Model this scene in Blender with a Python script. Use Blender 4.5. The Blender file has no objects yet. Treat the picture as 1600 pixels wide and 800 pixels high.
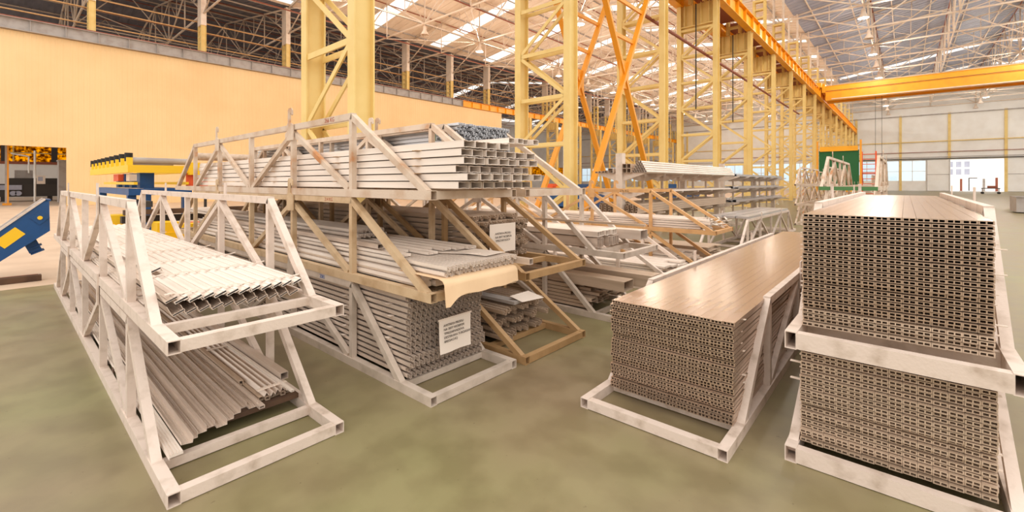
import bpy, bmesh, math, random
from mathutils import Vector, Matrix
random.seed(7)
PI = math.pi
scn = bpy.context.scene
COL = scn.collection
# ------------------------------------------------------------ camera, sky, light, exposure
TH = math.atan2(615, 701)
cam_d = bpy.data.cameras.new('camera'); cam = bpy.data.objects.new('camera', cam_d); COL.objects.link(cam)
cam.location = (0, 0, 1.63); cam.rotation_euler = (PI/2, 0, TH)
cam_d.sensor_width = 36; cam_d.lens = 36*701/1600; cam_d.shift_y = -(400-285)/1600
cam_d.clip_start = .05; cam_d.clip_end = 500
scn.camera = cam
w = bpy.data.worlds.new('sky'); scn.world = w; w.use_nodes = True
bg = w.node_tree.nodes['Background']; bg.inputs[1].default_value = 1.0
_N, _L = w.node_tree.nodes, w.node_tree.links      # bright overcast sky above the horizon, dull ground below it
_tc = _N.new('ShaderNodeTexCoord'); _sx = _N.new('ShaderNodeSeparateXYZ'); _L.new(_tc.outputs['Generated'], _sx.inputs[0])
_cr = _N.new('ShaderNodeValToRGB'); _mr = _N.new('ShaderNodeMapRange'); _mr.inputs[1].default_value = -1
_L.new(_sx.outputs['Z'], _mr.inputs[0]); _L.new(_mr.outputs[0], _cr.inputs[0]); _e = _cr.color_ramp.elements
_e[0].position = .44; _e[0].color = (.34, .28, .22, 1); _e[1].position = .53; _e[1].color = (1.25, 1.19, 1.12, 1)
_e2 = _e.new(1.0); _e2.color = (1.75, 1.68, 1.60, 1); _L.new(_cr.outputs[0], bg.inputs[0])
scn.view_settings.view_transform = 'Standard'; scn.view_settings.look = 'None'
scn.view_settings.gamma = 1; scn.view_settings.exposure = 0.30; scn.view_settings.use_curve_mapping = False
FILL_W = 720  # power of each added fill light

# ------------------------------------------------------------ materials
def lin(c): 
    c /= 255.
    return c/12.92 if c <= .04045 else ((c+.055)/1.055)**2.4
def rgb(r, g, b): return (lin(r), lin(g), lin(b), 1)
def mat(name, c, rough=.6, metal=0., c2=None, scale=4., lo=.45, hi=.7, c3=None, bump=0., bscale=60., stretch=(1, 1, 1), detail=6, spec=.5):
    m = bpy.data.materials.new(name); m.use_nodes = True; N = m.node_tree.nodes; L = m.node_tree.links
    p = N['Principled BSDF']; p.inputs['Roughness'].default_value = rough; p.inputs['Metallic'].default_value = metal
    p.inputs['Specular IOR Level'].default_value = spec
    p.inputs['Base Color'].default_value = c
    if c2 or bump:
        tc = N.new('ShaderNodeTexCoord'); mp = N.new('ShaderNodeMapping'); mp.inputs['Scale'].default_value = stretch
        L.new(tc.outputs['Object'], mp.inputs[0])
    if c2:
        n = N.new('ShaderNodeTexNoise'); n.inputs['Scale'].default_value = scale; n.inputs['Detail'].default_value = detail
        L.new(mp.outputs[0], n.inputs['Vector'])
        r = N.new('ShaderNodeValToRGB'); r.color_ramp.elements[0].position = lo; r.color_ramp.elements[0].color = c
        r.color_ramp.elements[1].position = hi; r.color_ramp.elements[1].color = c2
        if c3:
            e = r.color_ramp.elements.new(min(.98, hi+.1)); e.color = c3
        L.new(n.outputs['Fac'], r.inputs[0]); L.new(r.outputs[0], p.inputs['Base Color'])
    if bump:
        n2 = N.new('ShaderNodeTexNoise'); n2.inputs['Scale'].default_value = bscale
        L.new(mp.outputs[0], n2.inputs['Vector'])
        b = N.new('ShaderNodeBump'); b.inputs['Strength'].default_value = bump; b.inputs['Distance'].default_value = .01
        L.new(n2.outputs['Fac'], b.inputs['Height']); L.new(b.outputs[0], p.inputs['Normal'])
    return m
M = {}
M['alu'] = mat('mill_aluminium', rgb(226, 210, 196), .38, .4, rgb(206, 188, 172), 3, .4, .7, stretch=(.3, 6, 6))
M['alu_pale'] = mat('pale_anodised_aluminium', rgb(242, 230, 218), .42, .2, rgb(226, 210, 196), 3, .4, .7, stretch=(.3, 5, 5))
M['alu_dusty'] = mat('dusty_aluminium', rgb(204, 180, 157), .5, .25, rgb(180, 157, 134), 3, .4, .7, stretch=(.3, 5, 5))
M['alu_plank'] = mat('satin_aluminium_plank', rgb(192, 166, 144), .25, .55, rgb(178, 152, 131), 2, .4, .7, stretch=(.3, 5, 5))
M['alu_cool'] = mat('bright_aluminium', rgb(205, 205, 208), .3, .7)
M['rack_white'] = mat('grimy_white_steel', rgb(224, 206, 192), .55, .1, rgb(206, 187, 171), 9, .50, .66, rgb(182, 160, 142), bump=.15)
M['rack_rust'] = mat('rusty_grey_steel', rgb(212, 192, 172), .6, .1, rgb(196, 168, 142), 4, .46, .62, rgb(188, 125, 72), bump=.2)
M['rack_brown'] = mat('brown_primed_steel', rgb(178, 142, 98), .55, .05, rgb(160, 124, 82), 5, .45, .7, bump=.2)
M['rack_brown2'] = mat('worn_beige_steel', rgb(208, 180, 144), .58, .05, rgb(184, 152, 114), 6, .45, .7, rgb(150, 116, 80), bump=.2)
M['rack_tan'] = mat('tan_painted_steel', rgb(214, 166, 112), .55, .05, rgb(196, 148, 98), 5, .45, .7, bump=.15)
M['rack_silver'] = mat('galvanised_steel', rgb(216, 200, 185), .48, .2, rgb(192, 176, 160), 6, .45, .7, bump=.15)
M['yellow'] = mat('pale_yellow_paint', rgb(236, 206, 132), .5, 0, rgb(228, 194, 116), 1.5, .45, .7)
M['orange'] = mat('orange_paint', rgb(248, 172, 18), .4, 0, rgb(236, 158, 16), 1.5, .45, .75)
M['orange2'] = mat('deep_orange_paint', rgb(238, 158, 34), .45)
M['redbrown'] = mat('red_oxide_primer', rgb(150, 84, 62), .7)
M['white'] = mat('white_painted_steel', rgb(240, 222, 204), .5, 0, rgb(226, 204, 184), 2, .45, .7)
M['greysteel'] = mat('grey_steel', rgb(176, 168, 162), .6, .1, rgb(158, 146, 138), 2, .45, .7)
M['dark'] = mat('dark_steel', rgb(60, 54, 50), .6)
M['black'] = mat('black_rubber', rgb(28, 26, 25), .7)
M['blue'] = mat('blue_machine_paint', rgb(16, 74, 130), .45, 0, rgb(20, 62, 105), 3, .45, .75)
M['myellow'] = mat('yellow_machine_paint', rgb(250, 200, 30), .45)
M['red'] = mat('orange_red_paint', rgb(235, 95, 45), .5)
M['copper'] = mat('copper_red_pipe', rgb(200, 98, 55), .5)
M['green'] = mat('green_mesh_cloth', rgb(38, 98, 52), .8)
M['greenp'] = mat('green_painted_steel', rgb(78, 128, 74), .6)
M['wood'] = mat('raw_wood', rgb(196, 160, 118), .8, 0, rgb(160, 120, 84), 3, .4, .7, stretch=(8, 8, 1))
M['darkwood'] = mat('dark_weathered_wood', rgb(96, 70, 50), .85, 0, rgb(66, 46, 34), 4, .4, .7)
M['paper'] = mat('white_paper', rgb(240, 226, 212), .8)
M['kraft'] = mat('cream_kraft_paper', rgb(238, 205, 165), .75, 0, rgb(226, 190, 150), 3, .4, .7)
M['ink'] = mat('black_ink', rgb(60, 50, 45), .8)
M['ink_red'] = mat('red_brown_ink', rgb(165, 78, 52), .8)
M['ink_blue'] = mat('blue_ink', rgb(40, 84, 150), .8)
M['tape'] = mat('white_tape', rgb(232, 214, 198), .6)
M['concrete'] = mat('pale_concrete', rgb(212, 186, 160), .6, 0, rgb(196, 168, 142), 1.2, .4, .7)
M['panel'] = mat('white_wall_panel', rgb(244, 242, 238), .6, 0, rgb(236, 232, 226), .6, .4, .7)
M['outside'] = mat('white_outdoor_plaster', rgb(245, 243, 240), .9)  # even white of the building and ground outdoors
M['roof_cream'] = mat('cream_roof_sheet', rgb(246, 228, 208), .6, 0, rgb(236, 214, 192), .5, .4, .7, stretch=(1, 4, 1))
M['roof_blue'] = mat('blue_grey_roof_sheet', rgb(178, 180, 196), .5, .1, rgb(160, 162, 180), .8, .4, .7, stretch=(1, 4, 1))
M['roof_dark'] = mat('dark_grey_roof_sheet', rgb(120, 120, 134), .5, .1, rgb(102, 102, 116), .8, .4, .7, stretch=(1, 4, 1))
def wall_mat():
    m = mat('cream_corrugated_sheet', rgb(242, 208, 154), .55, 0, rgb(238, 200, 145), .35, .4, .7)
    return m
M['wallsheet'] = wall_mat()
def floor_mat():
    m = bpy.data.materials.new('olive_green_floor_paint'); m.use_nodes = True; N = m.node_tree.nodes; L = m.node_tree.links
    p = N['Principled BSDF']; p.inputs['Roughness'].default_value = .38
    tc = N.new('ShaderNodeTexCoord')
    def ns(s, d=6):
        n = N.new('ShaderNodeTexNoise'); n.inputs['Scale'].default_value = s; n.inputs['Detail'].default_value = d
        L.new(tc.outputs['Object'], n.inputs['Vector']); return n
    a = ns(.5); r = N.new('ShaderNodeValToRGB'); r.color_ramp.elements[0].position = .35; r.color_ramp.elements[0].color = rgb(138, 120, 92)
    r.color_ramp.elements[1].position = .68; r.color_ramp.elements[1].color = rgb(136, 130, 88)
    L.new(a.outputs['Fac'], r.inputs[0])
    b = ns(3.2, 8); r2 = N.new('ShaderNodeValToRGB'); r2.color_ramp.elements[0].position = .38; r2.color_ramp.elements[0].color = (.66, .62, .58, 1)
    r2.color_ramp.elements[1].position = .6; r2.color_ramp.elements[1].color = (1, 1, 1, 1); L.new(b.outputs['Fac'], r2.inputs[0])
    mx = N.new('ShaderNodeMix'); mx.data_type = 'RGBA'; mx.blend_type = 'MULTIPLY'; mx.inputs[0].default_value = .6
    L.new(r.outputs[0], mx.inputs[6]); L.new(r2.outputs[0], mx.inputs[7]); 
    c = ns(22, 3); r3 = N.new('ShaderNodeValToRGB'); r3.color_ramp.elements[0].position = .24; r3.color_ramp.elements[0].color = (.5, .4, .3, 1)
    r3.color_ramp.elements[1].position = .3; r3.color_ramp.elements[1].color = (1, 1, 1, 1); L.new(c.outputs['Fac'], r3.inputs[0])
    m2 = N.new('ShaderNodeMix'); m2.data_type = 'RGBA'; m2.blend_type = 'MULTIPLY'; m2.inputs[0].default_value = .6
    L.new(mx.outputs[2], m2.inputs[6]); L.new(r3.outputs[0], m2.inputs[7]); L.new(m2.outputs[2], p.inputs['Base Color'])
    mr = N.new('ShaderNodeMapRange'); mr.inputs[3].default_value = .3; mr.inputs[4].default_value = .55
    L.new(b.outputs['Fac'], mr.inputs[0]); L.new(mr.outputs[0], p.inputs['Roughness'])
    return m
M['floor'] = floor_mat()
def glass_mat(name, tint, rough=.05, fac=.12):
    m = bpy.data.materials.new(name); m.use_nodes = True; N = m.node_tree.nodes; L = m.node_tree.links
    N.remove(N['Principled BSDF']); t = N.new('ShaderNodeBsdfTransparent'); t.inputs[0].default_value = tint
    g = N.new('ShaderNodeBsdfGlossy'); g.inputs['Roughness'].default_value = rough; x = N.new('ShaderNodeMixShader'); x.inputs[0].default_value = fac
    L.new(t.outputs[0], x.inputs[1]); L.new(g.outputs[0], x.inputs[2]); L.new(x.outputs[0], N['Material Output'].inputs[0]); return m
M['glass'] = glass_mat('window_glass', (.8, .92, 1, 1))
def transl(name, col):
    m = bpy.data.materials.new(name); m.use_nodes = True; N = m.node_tree.nodes; L = m.node_tree.links
    N.remove(N['Principled BSDF']); t = N.new('ShaderNodeBsdfTransparent'); t.inputs[0].default_value = col
    d = N.new('ShaderNodeBsdfTranslucent'); d.inputs[0].default_value = col
    x = N.new('ShaderNodeMixShader'); x.inputs[0].default_value = .35
    L.new(t.outputs[0], x.inputs[1]); L.new(d.outputs[0], x.inputs[2]); L.new(x.outputs[0], N['Material Output'].inputs[0]); return m
M['skylight'] = transl('clear_skylight_sheet', (.95, .95, .93, 1))
def amber_mat():
    m = transl('amber_film_glazing', (1, .55, .03, 1)); N = m.node_tree.nodes; L = m.node_tree.links
    n = N.new('ShaderNodeTexNoise'); n.inputs['Scale'].default_value = 3.2; n.inputs['Detail'].default_value = 5
    tc = N.new('ShaderNodeTexCoord'); L.new(tc.outputs['Object'], n.inputs['Vector'])
    r = N.new('ShaderNodeValToRGB'); r.color_ramp.elements[0].position = .4; r.color_ramp.elements[0].color = (.22, .09, .0, 1)
    r.color_ramp.elements[1].position = .62; r.color_ramp.elements[1].color = (1, .6, .03, 1); L.new(n.outputs['Fac'], r.inputs[0])
    for q in N:
        if q.type in ('BSDF_TRANSPARENT', 'BSDF_TRANSLUCENT'): L.new(r.outputs[0], q.inputs[0])
    return m
M['amber'] = amber_mat()

# ------------------------------------------------------------ helpers
class MB:
    def __init__(s): s.v = []; s.f = []; s.smooth = False
    def add(s, vs, fs):
        o = len(s.v); s.v += [tuple(v) for v in vs]; s.f += [tuple(i+o for i in f) for f in fs]; return s
    def box(s, x0, y0, z0, x1, y1, z1):
        return s.add([(x0,y0,z0),(x1,y0,z0),(x1,y1,z0),(x0,y1,z0),(x0,y0,z1),(x1,y0,z1),(x1,y1,z1),(x0,y1,z1)],
                     [(0,3,2,1),(4,5,6,7),(0,1,5,4),(1,2,6,5),(2,3,7,6),(3,0,4,7)])
    def bar(s, a, b, w, h=None, up=(0,0,1)):          # rectangular bar from a to b; w sideways, h in the up direction
        h = w if h is None else h; a = Vector(a); b = Vector(b); d = (b-a).normalized(); up = Vector(up)
        if abs(d.dot(up)) > .99: up = Vector((0,1,0))
        r = d.cross(up).normalized(); u = r.cross(d)
        vs = [p + r*sx*w/2 + u*sy*h/2 for p in (a, b) for sx, sy in ((-1,-1),(1,-1),(1,1),(-1,1))]
        return s.add(vs, [(0,1,2,3),(7,6,5,4),(0,4,5,1),(1,5,6,2),(2,6,7,3),(3,7,4,0)])
    def tube(s, a, b, w, h, t, up=(0,0,1)):           # hollow rectangular tube with open ends
        a = Vector(a); b = Vector(b); d = (b-a).normalized(); up = Vector(up); r = d.cross(up).normalized(); u = r.cross(d)
        s.bar(a+u*(h-t)/2, b+u*(h-t)/2, w, t, up); s.bar(a-u*(h-t)/2, b-u*(h-t)/2, w, t, up)
        s.bar(a+r*(w-t)/2, b+r*(w-t)/2, t, h-2*t, up); s.bar(a-r*(w-t)/2, b-r*(w-t)/2, t, h-2*t, up); return s
    def cyl(s, a, b, r0, r1=None, n=12, cap=True):
        r1 = r0 if r1 is None else r1; a = Vector(a); b = Vector(b); d = (b-a).normalized()
        q = Vector((0,0,1)) if abs(d.z) < .9 else Vector((1,0,0)); x = d.cross(q).normalized(); y = d.cross(x)
        vs = [p + (x*math.cos(2*PI*i/n) + y*math.sin(2*PI*i/n))*r for p, r in ((a, r0), (b, r1)) for i in range(n)]
        fs = [(i, (i+1) % n, n+(i+1) % n, n+i) for i in range(n)]
        if cap: fs += [tuple(reversed(range(n))), tuple(range(n, 2*n))]
        return s.add(vs, fs)
    def pipe(s, a, b, r, t, n=14):
        s.cyl(a, b, r, n=n, cap=False); s.cyl(b, a, r-t, n=n, cap=False)
        return s
    def lathe(s, c, prof, n=16):
        vs = []; fs = []
        for r, z in prof: vs += [(c[0]+r*math.cos(2*PI*i/n), c[1]+r*math.sin(2*PI*i/n), c[2]+z) for i in range(n)]
        for k in range(len(prof)-1):
            fs += [(k*n+i, k*n+(i+1) % n, (k+1)*n+(i+1) % n, (k+1)*n+i) for i in range(n)]
        return s.add(vs, fs)
    def prism(s, poly, axis, lo, hi):                 # poly extruded along axis ('x','y','z')
        def P(p, t): return {'x': (t, p[0], p[1]), 'y': (p[0], t, p[1]), 'z': (p[0], p[1], t)}[axis]
        n = len(poly); vs = [P(p, lo) for p in poly] + [P(p, hi) for p in poly]
        return s.add(vs, [tuple(reversed(range(n))), tuple(range(n, 2*n))] + [(i, (i+1) % n, n+(i+1) % n, n+i) for i in range(n)])
    def mesh(s, name, m, smooth=False):
        me = bpy.data.meshes.new(name); me.from_pydata(s.v, [], s.f); me.materials.append(M[m] if isinstance(m, str) else m)
        bm = bmesh.new(); bm.from_mesh(me); bmesh.ops.recalc_face_normals(bm, faces=bm.faces); bm.to_mesh(me); bm.free()
        if smooth: me.polygons.foreach_set('use_smooth', [True]*len(me.polygons))
        me.update(); return me
    def obj(s, name, m, parent=None, smooth=False, loc=None, rz=0):
        return link(name, s.mesh(name, m, smooth), parent, loc, rz)
def link(name, me, parent=None, loc=None, rz=0):
    o = bpy.data.objects.new(name, me); COL.objects.link(o)
    if parent: o.parent = parent
    if loc is not None: o.location = loc
    if rz: o.rotation_euler = (0, 0, rz)
    return o
def tag(o, label, cat, group=None, kind=None):
    o['label'] = label; o['category'] = cat
    if group: o['group'] = group
    if kind: o['kind'] = kind
    return o
def thing(name, label, cat, loc=(0,0,0), rz=0, group=None):
    o = bpy.data.objects.new(name, None); COL.objects.link(o); o.location = loc; o.rotation_euler = (0,0,rz); o.empty_display_size = .1
    return tag(o, label, cat, group)
def struct(o): o['kind'] = 'structure'; return o
def dup(root, loc=None, rz=None, label=None, group=None):
    r = root.copy(); COL.objects.link(r)
    if loc is not None: r.location = loc
    if rz is not None: r.rotation_euler = (0,0,rz)
    if label: r['label'] = label
    if group: r['group'] = group
    for ch in list(root.children):
        c = ch.copy(); COL.objects.link(c); c.parent = r
        for g in list(ch.children):
            d = g.copy(); COL.objects.link(d); d.parent = c
    return r
def text_mesh(name, body, size, m, extr=.0006):
    cu = bpy.data.curves.new(name, 'FONT'); cu.body = body; cu.size = size; cu.extrude = extr; cu.align_x = 'LEFT'
    o = bpy.data.objects.new(name, cu); COL.objects.link(o)
    dg = bpy.context.evaluated_depsgraph_get(); dg.update()
    me = bpy.data.meshes.new_from_object(o.evaluated_get(dg)); bpy.data.objects.remove(o)
    me.materials.clear(); me.materials.append(M[m]); me.name = name; return me
class Fr:      # local frame of a row: u runs away from the near end, n runs from the near side
    def __init__(s, x0, y0, wd, d): s.x0, s.y0, s.w, s.d = x0, y0, wd, d      # d 'L': runs along -X ; 'H': runs along +Y
    @property
    def rz(s): return PI if s.d == 'L' else PI/2
    def P(s, u, n, z):      # u along, n across (for L: distance from camera-side rail; for H: distance from left rail), v local = w - n
        if s.d == 'L': return (s.x0-u, s.y0+n, z)
        return (s.x0+n, s.y0+u, z)
# a mesh with local x along u and local y across is placed with P(u, n+width): local y runs towards smaller n
# ------------------------------------------------------------ the hall: floor, walls, roof
WX, LX, RX = -44.4, -9.49, -7.57           # left wall, left and right legs of the crane columns
X0c, RWX, LWX = -8.53, 27.35, -80.3        # column row, right end of the right bay, far end of the left bay
BAY = 6.9  # hall positions and heights are scaled up about the camera's eye point
YB = [4.4+BAY*k for k in range(17)]        # column grid
FY = 116.0
ORD = ['first', 'second', 'third', 'fourth', 'fifth', 'sixth', 'seventh', 'eighth', 'ninth', 'tenth', 'eleventh', 'twelfth', 'thirteenth', 'fourteenth', 'fifteenth', 'sixteenth', 'seventeenth', 'eighteenth', 'nineteenth', 'twentieth', 'twenty-first', 'twenty-second', 'twenty-third', 'twenty-fourth', 'twenty-fifth', 'twenty-sixth', 'twenty-seventh']
struct(MB().box(-10.25, -14, -.12, 30, FY+.4, 0).obj('floor', 'floor'))
struct(MB().box(-81, -16, -.12, -10.25, FY+.4, -.004).obj('floor', 'concrete'))
struct(MB().box(-90, FY+.4, -.12, 60, 195, -.02).obj('trim_1', 'outside'))
def sheet(y0, y1, z0, z1, x, p=.30):
    v = []; y = y0; pts = []
    while y < y1-.01:
        for dy, dx in ((0, 0), (.20, 0), (.22, .011), (.28, .011)):
            if y+dy < y1: pts.append((y+dy, dx))
        y += p
    pts.append((y1, 0))
    for yy, dx in pts: v += [(x+dx, yy, z0), (x+dx, yy, z1)]
    return v, [(2*i, 2*i+2, 2*i+3, 2*i+1) for i in range(len(pts)-1)]
mb = MB(); mb.add(*sheet(3.06, 48.3, 0, 11.7, WX)); mb.add(*sheet(-16, 3.06, 4.07, 11.7, WX)); mb.box(WX-.2, 3.06, 0, WX-.02, 48.3, 11.7); mb.box(WX-.2, -16, 4.07, WX-.02, 3.06, 11.7)
struct(mb.obj('wall_left', 'wallsheet'))
mb = MB()
def fw(x0, x1, z0, z1): mb.box(x0, FY, z0, x1, FY+.3, z1)
WIN = [(-73.6, -61), (-57.5, -45.5), (-41.5, -29), (-27, -15.6), (-13.2, -4.1), (-2.9, 2.9)]
DOOR = (6.25, 13.0)
e = [LWX] + [q for ww in WIN for q in ww] + [DOOR[0]]
for i in range(0, len(e), 2): fw(e[i], e[i+1], 1.88, 5.85)
fw(LWX, DOOR[0], 0, 1.88); fw(DOOR[1], 30, 0, 5.9); fw(LWX, 30, 5.85, 23)
struct(mb.obj('wall_far', 'panel'))
for i, (a, b) in enumerate(WIN):
    fr = MB(); k = max(3, round((b-a)/1.8))
    for j in range(k+1): x = a+(b-a)*j/k; fr.box(x-.045, FY+.02, 1.88, x+.045, FY+.12, 5.85)
    for z in (1.88, 3.75, 5.78): fr.box(a, FY+.02, z-.03, b, FY+.12, z+.05)
    f_ = struct(fr.obj('window_%d' % (i+1), 'white')); MB().box(a, FY+.15, 1.88, b, FY+.17, 5.85).obj('window_pane', 'glass', f_)
tk = 1
def trim(mb, m):
    global tk; tk += 1; return struct(mb.obj('trim_%d' % tk, m))
for x in (-76, -69, -62, -55.2, -48.3, -42, -35, -28, -21.3, -14.4, -7.6, -.75, 6.1, 13.2, 20.1, 27): trim(MB().bar((x, FY-.12, 0 if x < 6 or x > 13.1 else 6.1), (x, FY-.12, 14.6), .38, .2), 'yellow')
for z, mm, d in ((14.4, 'greysteel', .18), (9.36, 'yellow', .16), (7.35, 'redbrown', .1), (6.4, 'greysteel', .09)):
    trim(MB().bar((LWX+1, FY-.30, z), (30, FY-.30, z), d, d), mm)
trim(MB().bar((-15, FY-.34, 6.08), (30, FY-.34, 6.08), .28, .12), 'dark')
for i, (a, b) in enumerate(((3.0, 6.15), (13.1, 19.8))):
    d = struct(MB().box(a, FY-.14, .05, b, FY-.04, 5.9).obj('door_%d' % (i+1), 'panel'))
    MB().bar((a, FY-.16, 3.1), (b, FY-.16, 3.1), .05, .09).bar((a+.05, FY-.16, .05), (a+.05, FY-.16, 5.9), .05, .1).bar((b-.05, FY-.16, .05), (b-.05, FY-.16, 5.9), .05, .1).obj('door_rail', 'greysteel', d)
struct(MB().box(LWX-.4, -16, 0, LWX-.1, FY, 3.7).box(LWX-.4, -16, 6.2, LWX-.1, FY, 18).obj('wall_back', 'panel'))
aw = MB()
for j in range(20): aw.bar((LWX-.05, -16+3.4*j, 3.7), (LWX-.05, -16+3.4*j, 6.2), .13, .13)
aw.bar((LWX-.05, -16, 5.2), (LWX-.05, 52, 5.2), .1, .13)
aw = struct(aw.obj('window_7', 'yellow')); MB().box(LWX-.2, -16, 3.7, LWX-.15, FY, 6.2).obj('window_pane', 'amber', aw)
ZE, ZR = 18.5, 21.3                        # eaves and ridge
def rz_(x, xa, xb): m = (xa+xb)/2; return ZE+(ZR-ZE)*(1-abs(x-m)/((xb-xa)/2))
sky_n = 8; SW = 1.8
def roof(xa, xb, y0, y1, m, skys, name):
    global sky_n
    ys = [y0]
    for s in skys: ys += [s, s+SW]
    ys.append(y1); mb = MB(); xm = (xa+xb)/2
    def slab(mb, xx0, xx1, a, b, t=.08):
        z0, z1 = rz_(xx0, xa, xb), rz_(xx1, xa, xb)
        mb.add([(xx0,a,z0),(xx1,a,z1),(xx1,b,z1),(xx0,b,z0),(xx0,a,z0+t),(xx1,a,z1+t),(xx1,b,z1+t),(xx0,b,z0+t)],
               [(0,3,2,1),(4,5,6,7),(0,1,5,4),(1,2,6,5),(2,3,7,6),(3,0,4,7)])
    for i in range(0, len(ys), 2): slab(mb, xa, xm, ys[i], ys[i+1]); slab(mb, xm, xb, ys[i], ys[i+1])
    for s in skys:
        for (a, b) in ((xa, xa+.4), (xm-1.2, xm), (xm, xm+1.2), (xb-.4, xb)): slab(mb, a, b, s, s+SW)
    y = y0
    while y < y1:
        if not any(s-.1 < y < s+SW+.1 for s in skys):
            for (a, b) in ((xa, xm), (xm, xb)): mb.bar((a, y, rz_(a, xa, xb)-.02), (b, y, rz_(b, xa, xb)-.02), .06, .05)
        y += .85
    struct(mb.obj(name, m))
    for s in skys:
        for (a, b) in ((xa+.4, xm-1.2), (xm+1.2, xb-.4)):
            g = MB(); slab(g, a, b, s, s+SW, .02); struct(g.obj('window_%d' % sky_n, 'skylight')); sky_n += 1
roof(WX, X0c, 9, FY, 'roof_cream', [16.4+9.2*j for j in range(10)], 'ceiling')
roof(X0c, RWX, 31, FY, 'roof_blue', [43.9, 89.9, 106], 'ceiling')
roof(LWX+.5, WX, -14, FY, 'roof_dark', [62, 80, 98], 'ceiling')

# ------------------------------------------------------------ crane columns
ZT = 11.38                                  # top of the crane columns
def make_column(label, group):
    t = thing('crane_column', label, 'column', (X0c, 0, 0), 0, group)
    a, b = LX-X0c, RX-X0c
    for x in (a, b):
        MB().box(x-.115, -.21, .03, x+.115, -.18, ZT).box(x-.115, .18, .03, x+.115, .21, ZT).box(x-.014, -.18, .03, x+.014, .18, ZT).obj('leg', 'yellow', t)
        MB().box(x-.28, -.34, 0, x+.28, .34, .03).obj('base_plate', 'greysteel', t)
    zs = [.12]+[1.365+1.4375*i for i in range(7)]
    for z in zs: MB().bar((a+.1, -.165, z), (b-.1, -.165, z), .035, .12).bar((a+.1, .165, z), (b-.1, .165, z), .035, .12).obj('cross_bar', 'yellow', t)
    for i in range(7):
        z0, z1 = zs[i]+.05, zs[i+1]-.05
        if i % 2: z0, z1 = z1, z0
        MB().bar((a+.1, -.165, z0), (b-.1, -.165, z1), .035, .105).bar((a+.1, .165, z0), (b-.1, .165, z1), .035, .105).obj('diagonal_brace', 'yellow', t)
    h = MB().box(a+.1, -.02, 10.16, b-.1, .02, ZT).box(a+.1, -.21, 10.16, b-.1, .21, 10.2)
    for j in range(4): x = a+.1+(b-a-.2)*(j+.5)/4; h.box(x-.01, -.21, 10.2, x+.01, -.02, ZT).box(x-.01, .02, 10.2, x+.01, .21, ZT)
    h.obj('head_box', 'yellow', t)
    for x in (-.37, .37): MB().box(x-.08, -.18, ZT, x+.08, -.16, 15.7).box(x-.08, .16, ZT, x+.08, .18, 15.7).box(x-.01, -.16, ZT, x+.01, .16, 15.7).obj('upper_leg', 'yellow', t)
    u = MB()
    for j in range(7): z = 11.8+j*.63; u.box(-.3, -.18, z, .3, -.16, z+.12).box(-.3, .16, z, .3, .18, z+.12)
    u.box(-.45, -.2, 15.6, .45, .2, 15.75).obj('upper_rungs', 'yellow', t)
    for x in (-.37, .37): MB().bar((x, -.12, 15.75), (x, -.12, 18.45), .13, .13).bar((x, .12, 15.75), (x, .12, 18.45), .13, .13).obj('roof_post', 'white', t)
    return t
names = ['nearest']+[o+' nearest' for o in ORD[1:]]
c0 = None
for i, y in enumerate(YB):
    lb = 'pale yellow lattice crane column, %s in the row down the hall' % names[i]
    if c0 is None: c0 = make_column(lb, 'lattice crane columns down the hall'); c0.location.y = y
    else: dup(c0, (X0c, y, 0), 0, lb)
for i in range(7, 17):
    dup(c0, (WX+.9, YB[i], 0), 0, 'yellow lattice column beyond the end of the cream wall, %s from the wall' % ORD[i-7], 'lattice columns of the far left row')
for X, lb in ((RX-.02, 'orange steel X brace between the second and third yellow columns, right-hand one'), (LX, 'orange steel X brace between the second and third yellow columns, left-hand one')):
    t = thing('cross_brace', lb, 'brace', (X, YB[1]+BAY/2, 0))
    for s in (-1, 1): MB().bar((.03*s, -3.05*s, .1), (.03*s, 3.05*s, 10.9), .10, .19, (1, 0, 0)).obj('brace_arm', 'orange2', t)
    MB().prism([(-.33, 5.0), (.33, 5.0), (.33, 6.0), (-.33, 6.0)], 'x', -.016, .016).obj('gusset_plate', 'orange2', t)
    MB().bar((0, -1.6, 8.1), (0, 1.6, 8.1), .08, .13).bar((0, -.75, 6.8), (0, .75, 6.8), .08, .13).obj('tie_bar', 'orange2', t)
def girder(name, X, y0, y1, z0, z1, m, label, flange=.42, stiff=1.7):
    t = thing(name, label, 'girder', (X, y0, z0)); L = y1-y0; H = z1-z0
    mb = MB().box(-.015, 0, .03, .015, L, H-.03); y = 0
    while y < L: mb.box(-flange/2+.03, y, .03, flange/2-.03, y+.03, H-.03); y += stiff
    mb.obj('web', m, t)
    MB().box(-flange/2, 0, 0, flange/2, L, .03).obj('bottom_flange', m, t); MB().box(-flange/2, 0, H-.03, flange/2, L, H).obj('top_flange', m, t)
    MB().box(-.04, 0, H, .04, L, H+.11).obj('crane_rail', 'redbrown', t)
    return t
girder('crane_girder', RX+.02, -2, 114.8, ZT+.02, 12.35, 'orange', 'orange crane runway girder on the right legs of the yellow columns')
girder('crane_girder', LX-.02, -2, 114.8, ZT+.02, 12.35, 'orange', 'orange crane runway girder on the left legs of the yellow columns')
girder('crane_girder', WX+.1, -14, 40.5, 11.72, 12.52, 'greysteel', 'grey steel crane girder along the top of the cream wall')
girder('crane_girder', WX+.1, 40.52, 114.8, 11.72, 12.52, 'orange', 'orange crane girder carrying on from the grey one past the cream wall')
for i in range(16):
    tag(MB().box(LX+.25, YB[i]+.25, 12.2, RX-.22, YB[i+1]-.25, 12.25).obj('walkway_deck', 'redbrown'), 'dark walkway plate between the orange girders, from the %s yellow column onward' % names[i], 'walkway', 'walkway plates between the orange girders')
t0 = None
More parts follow.
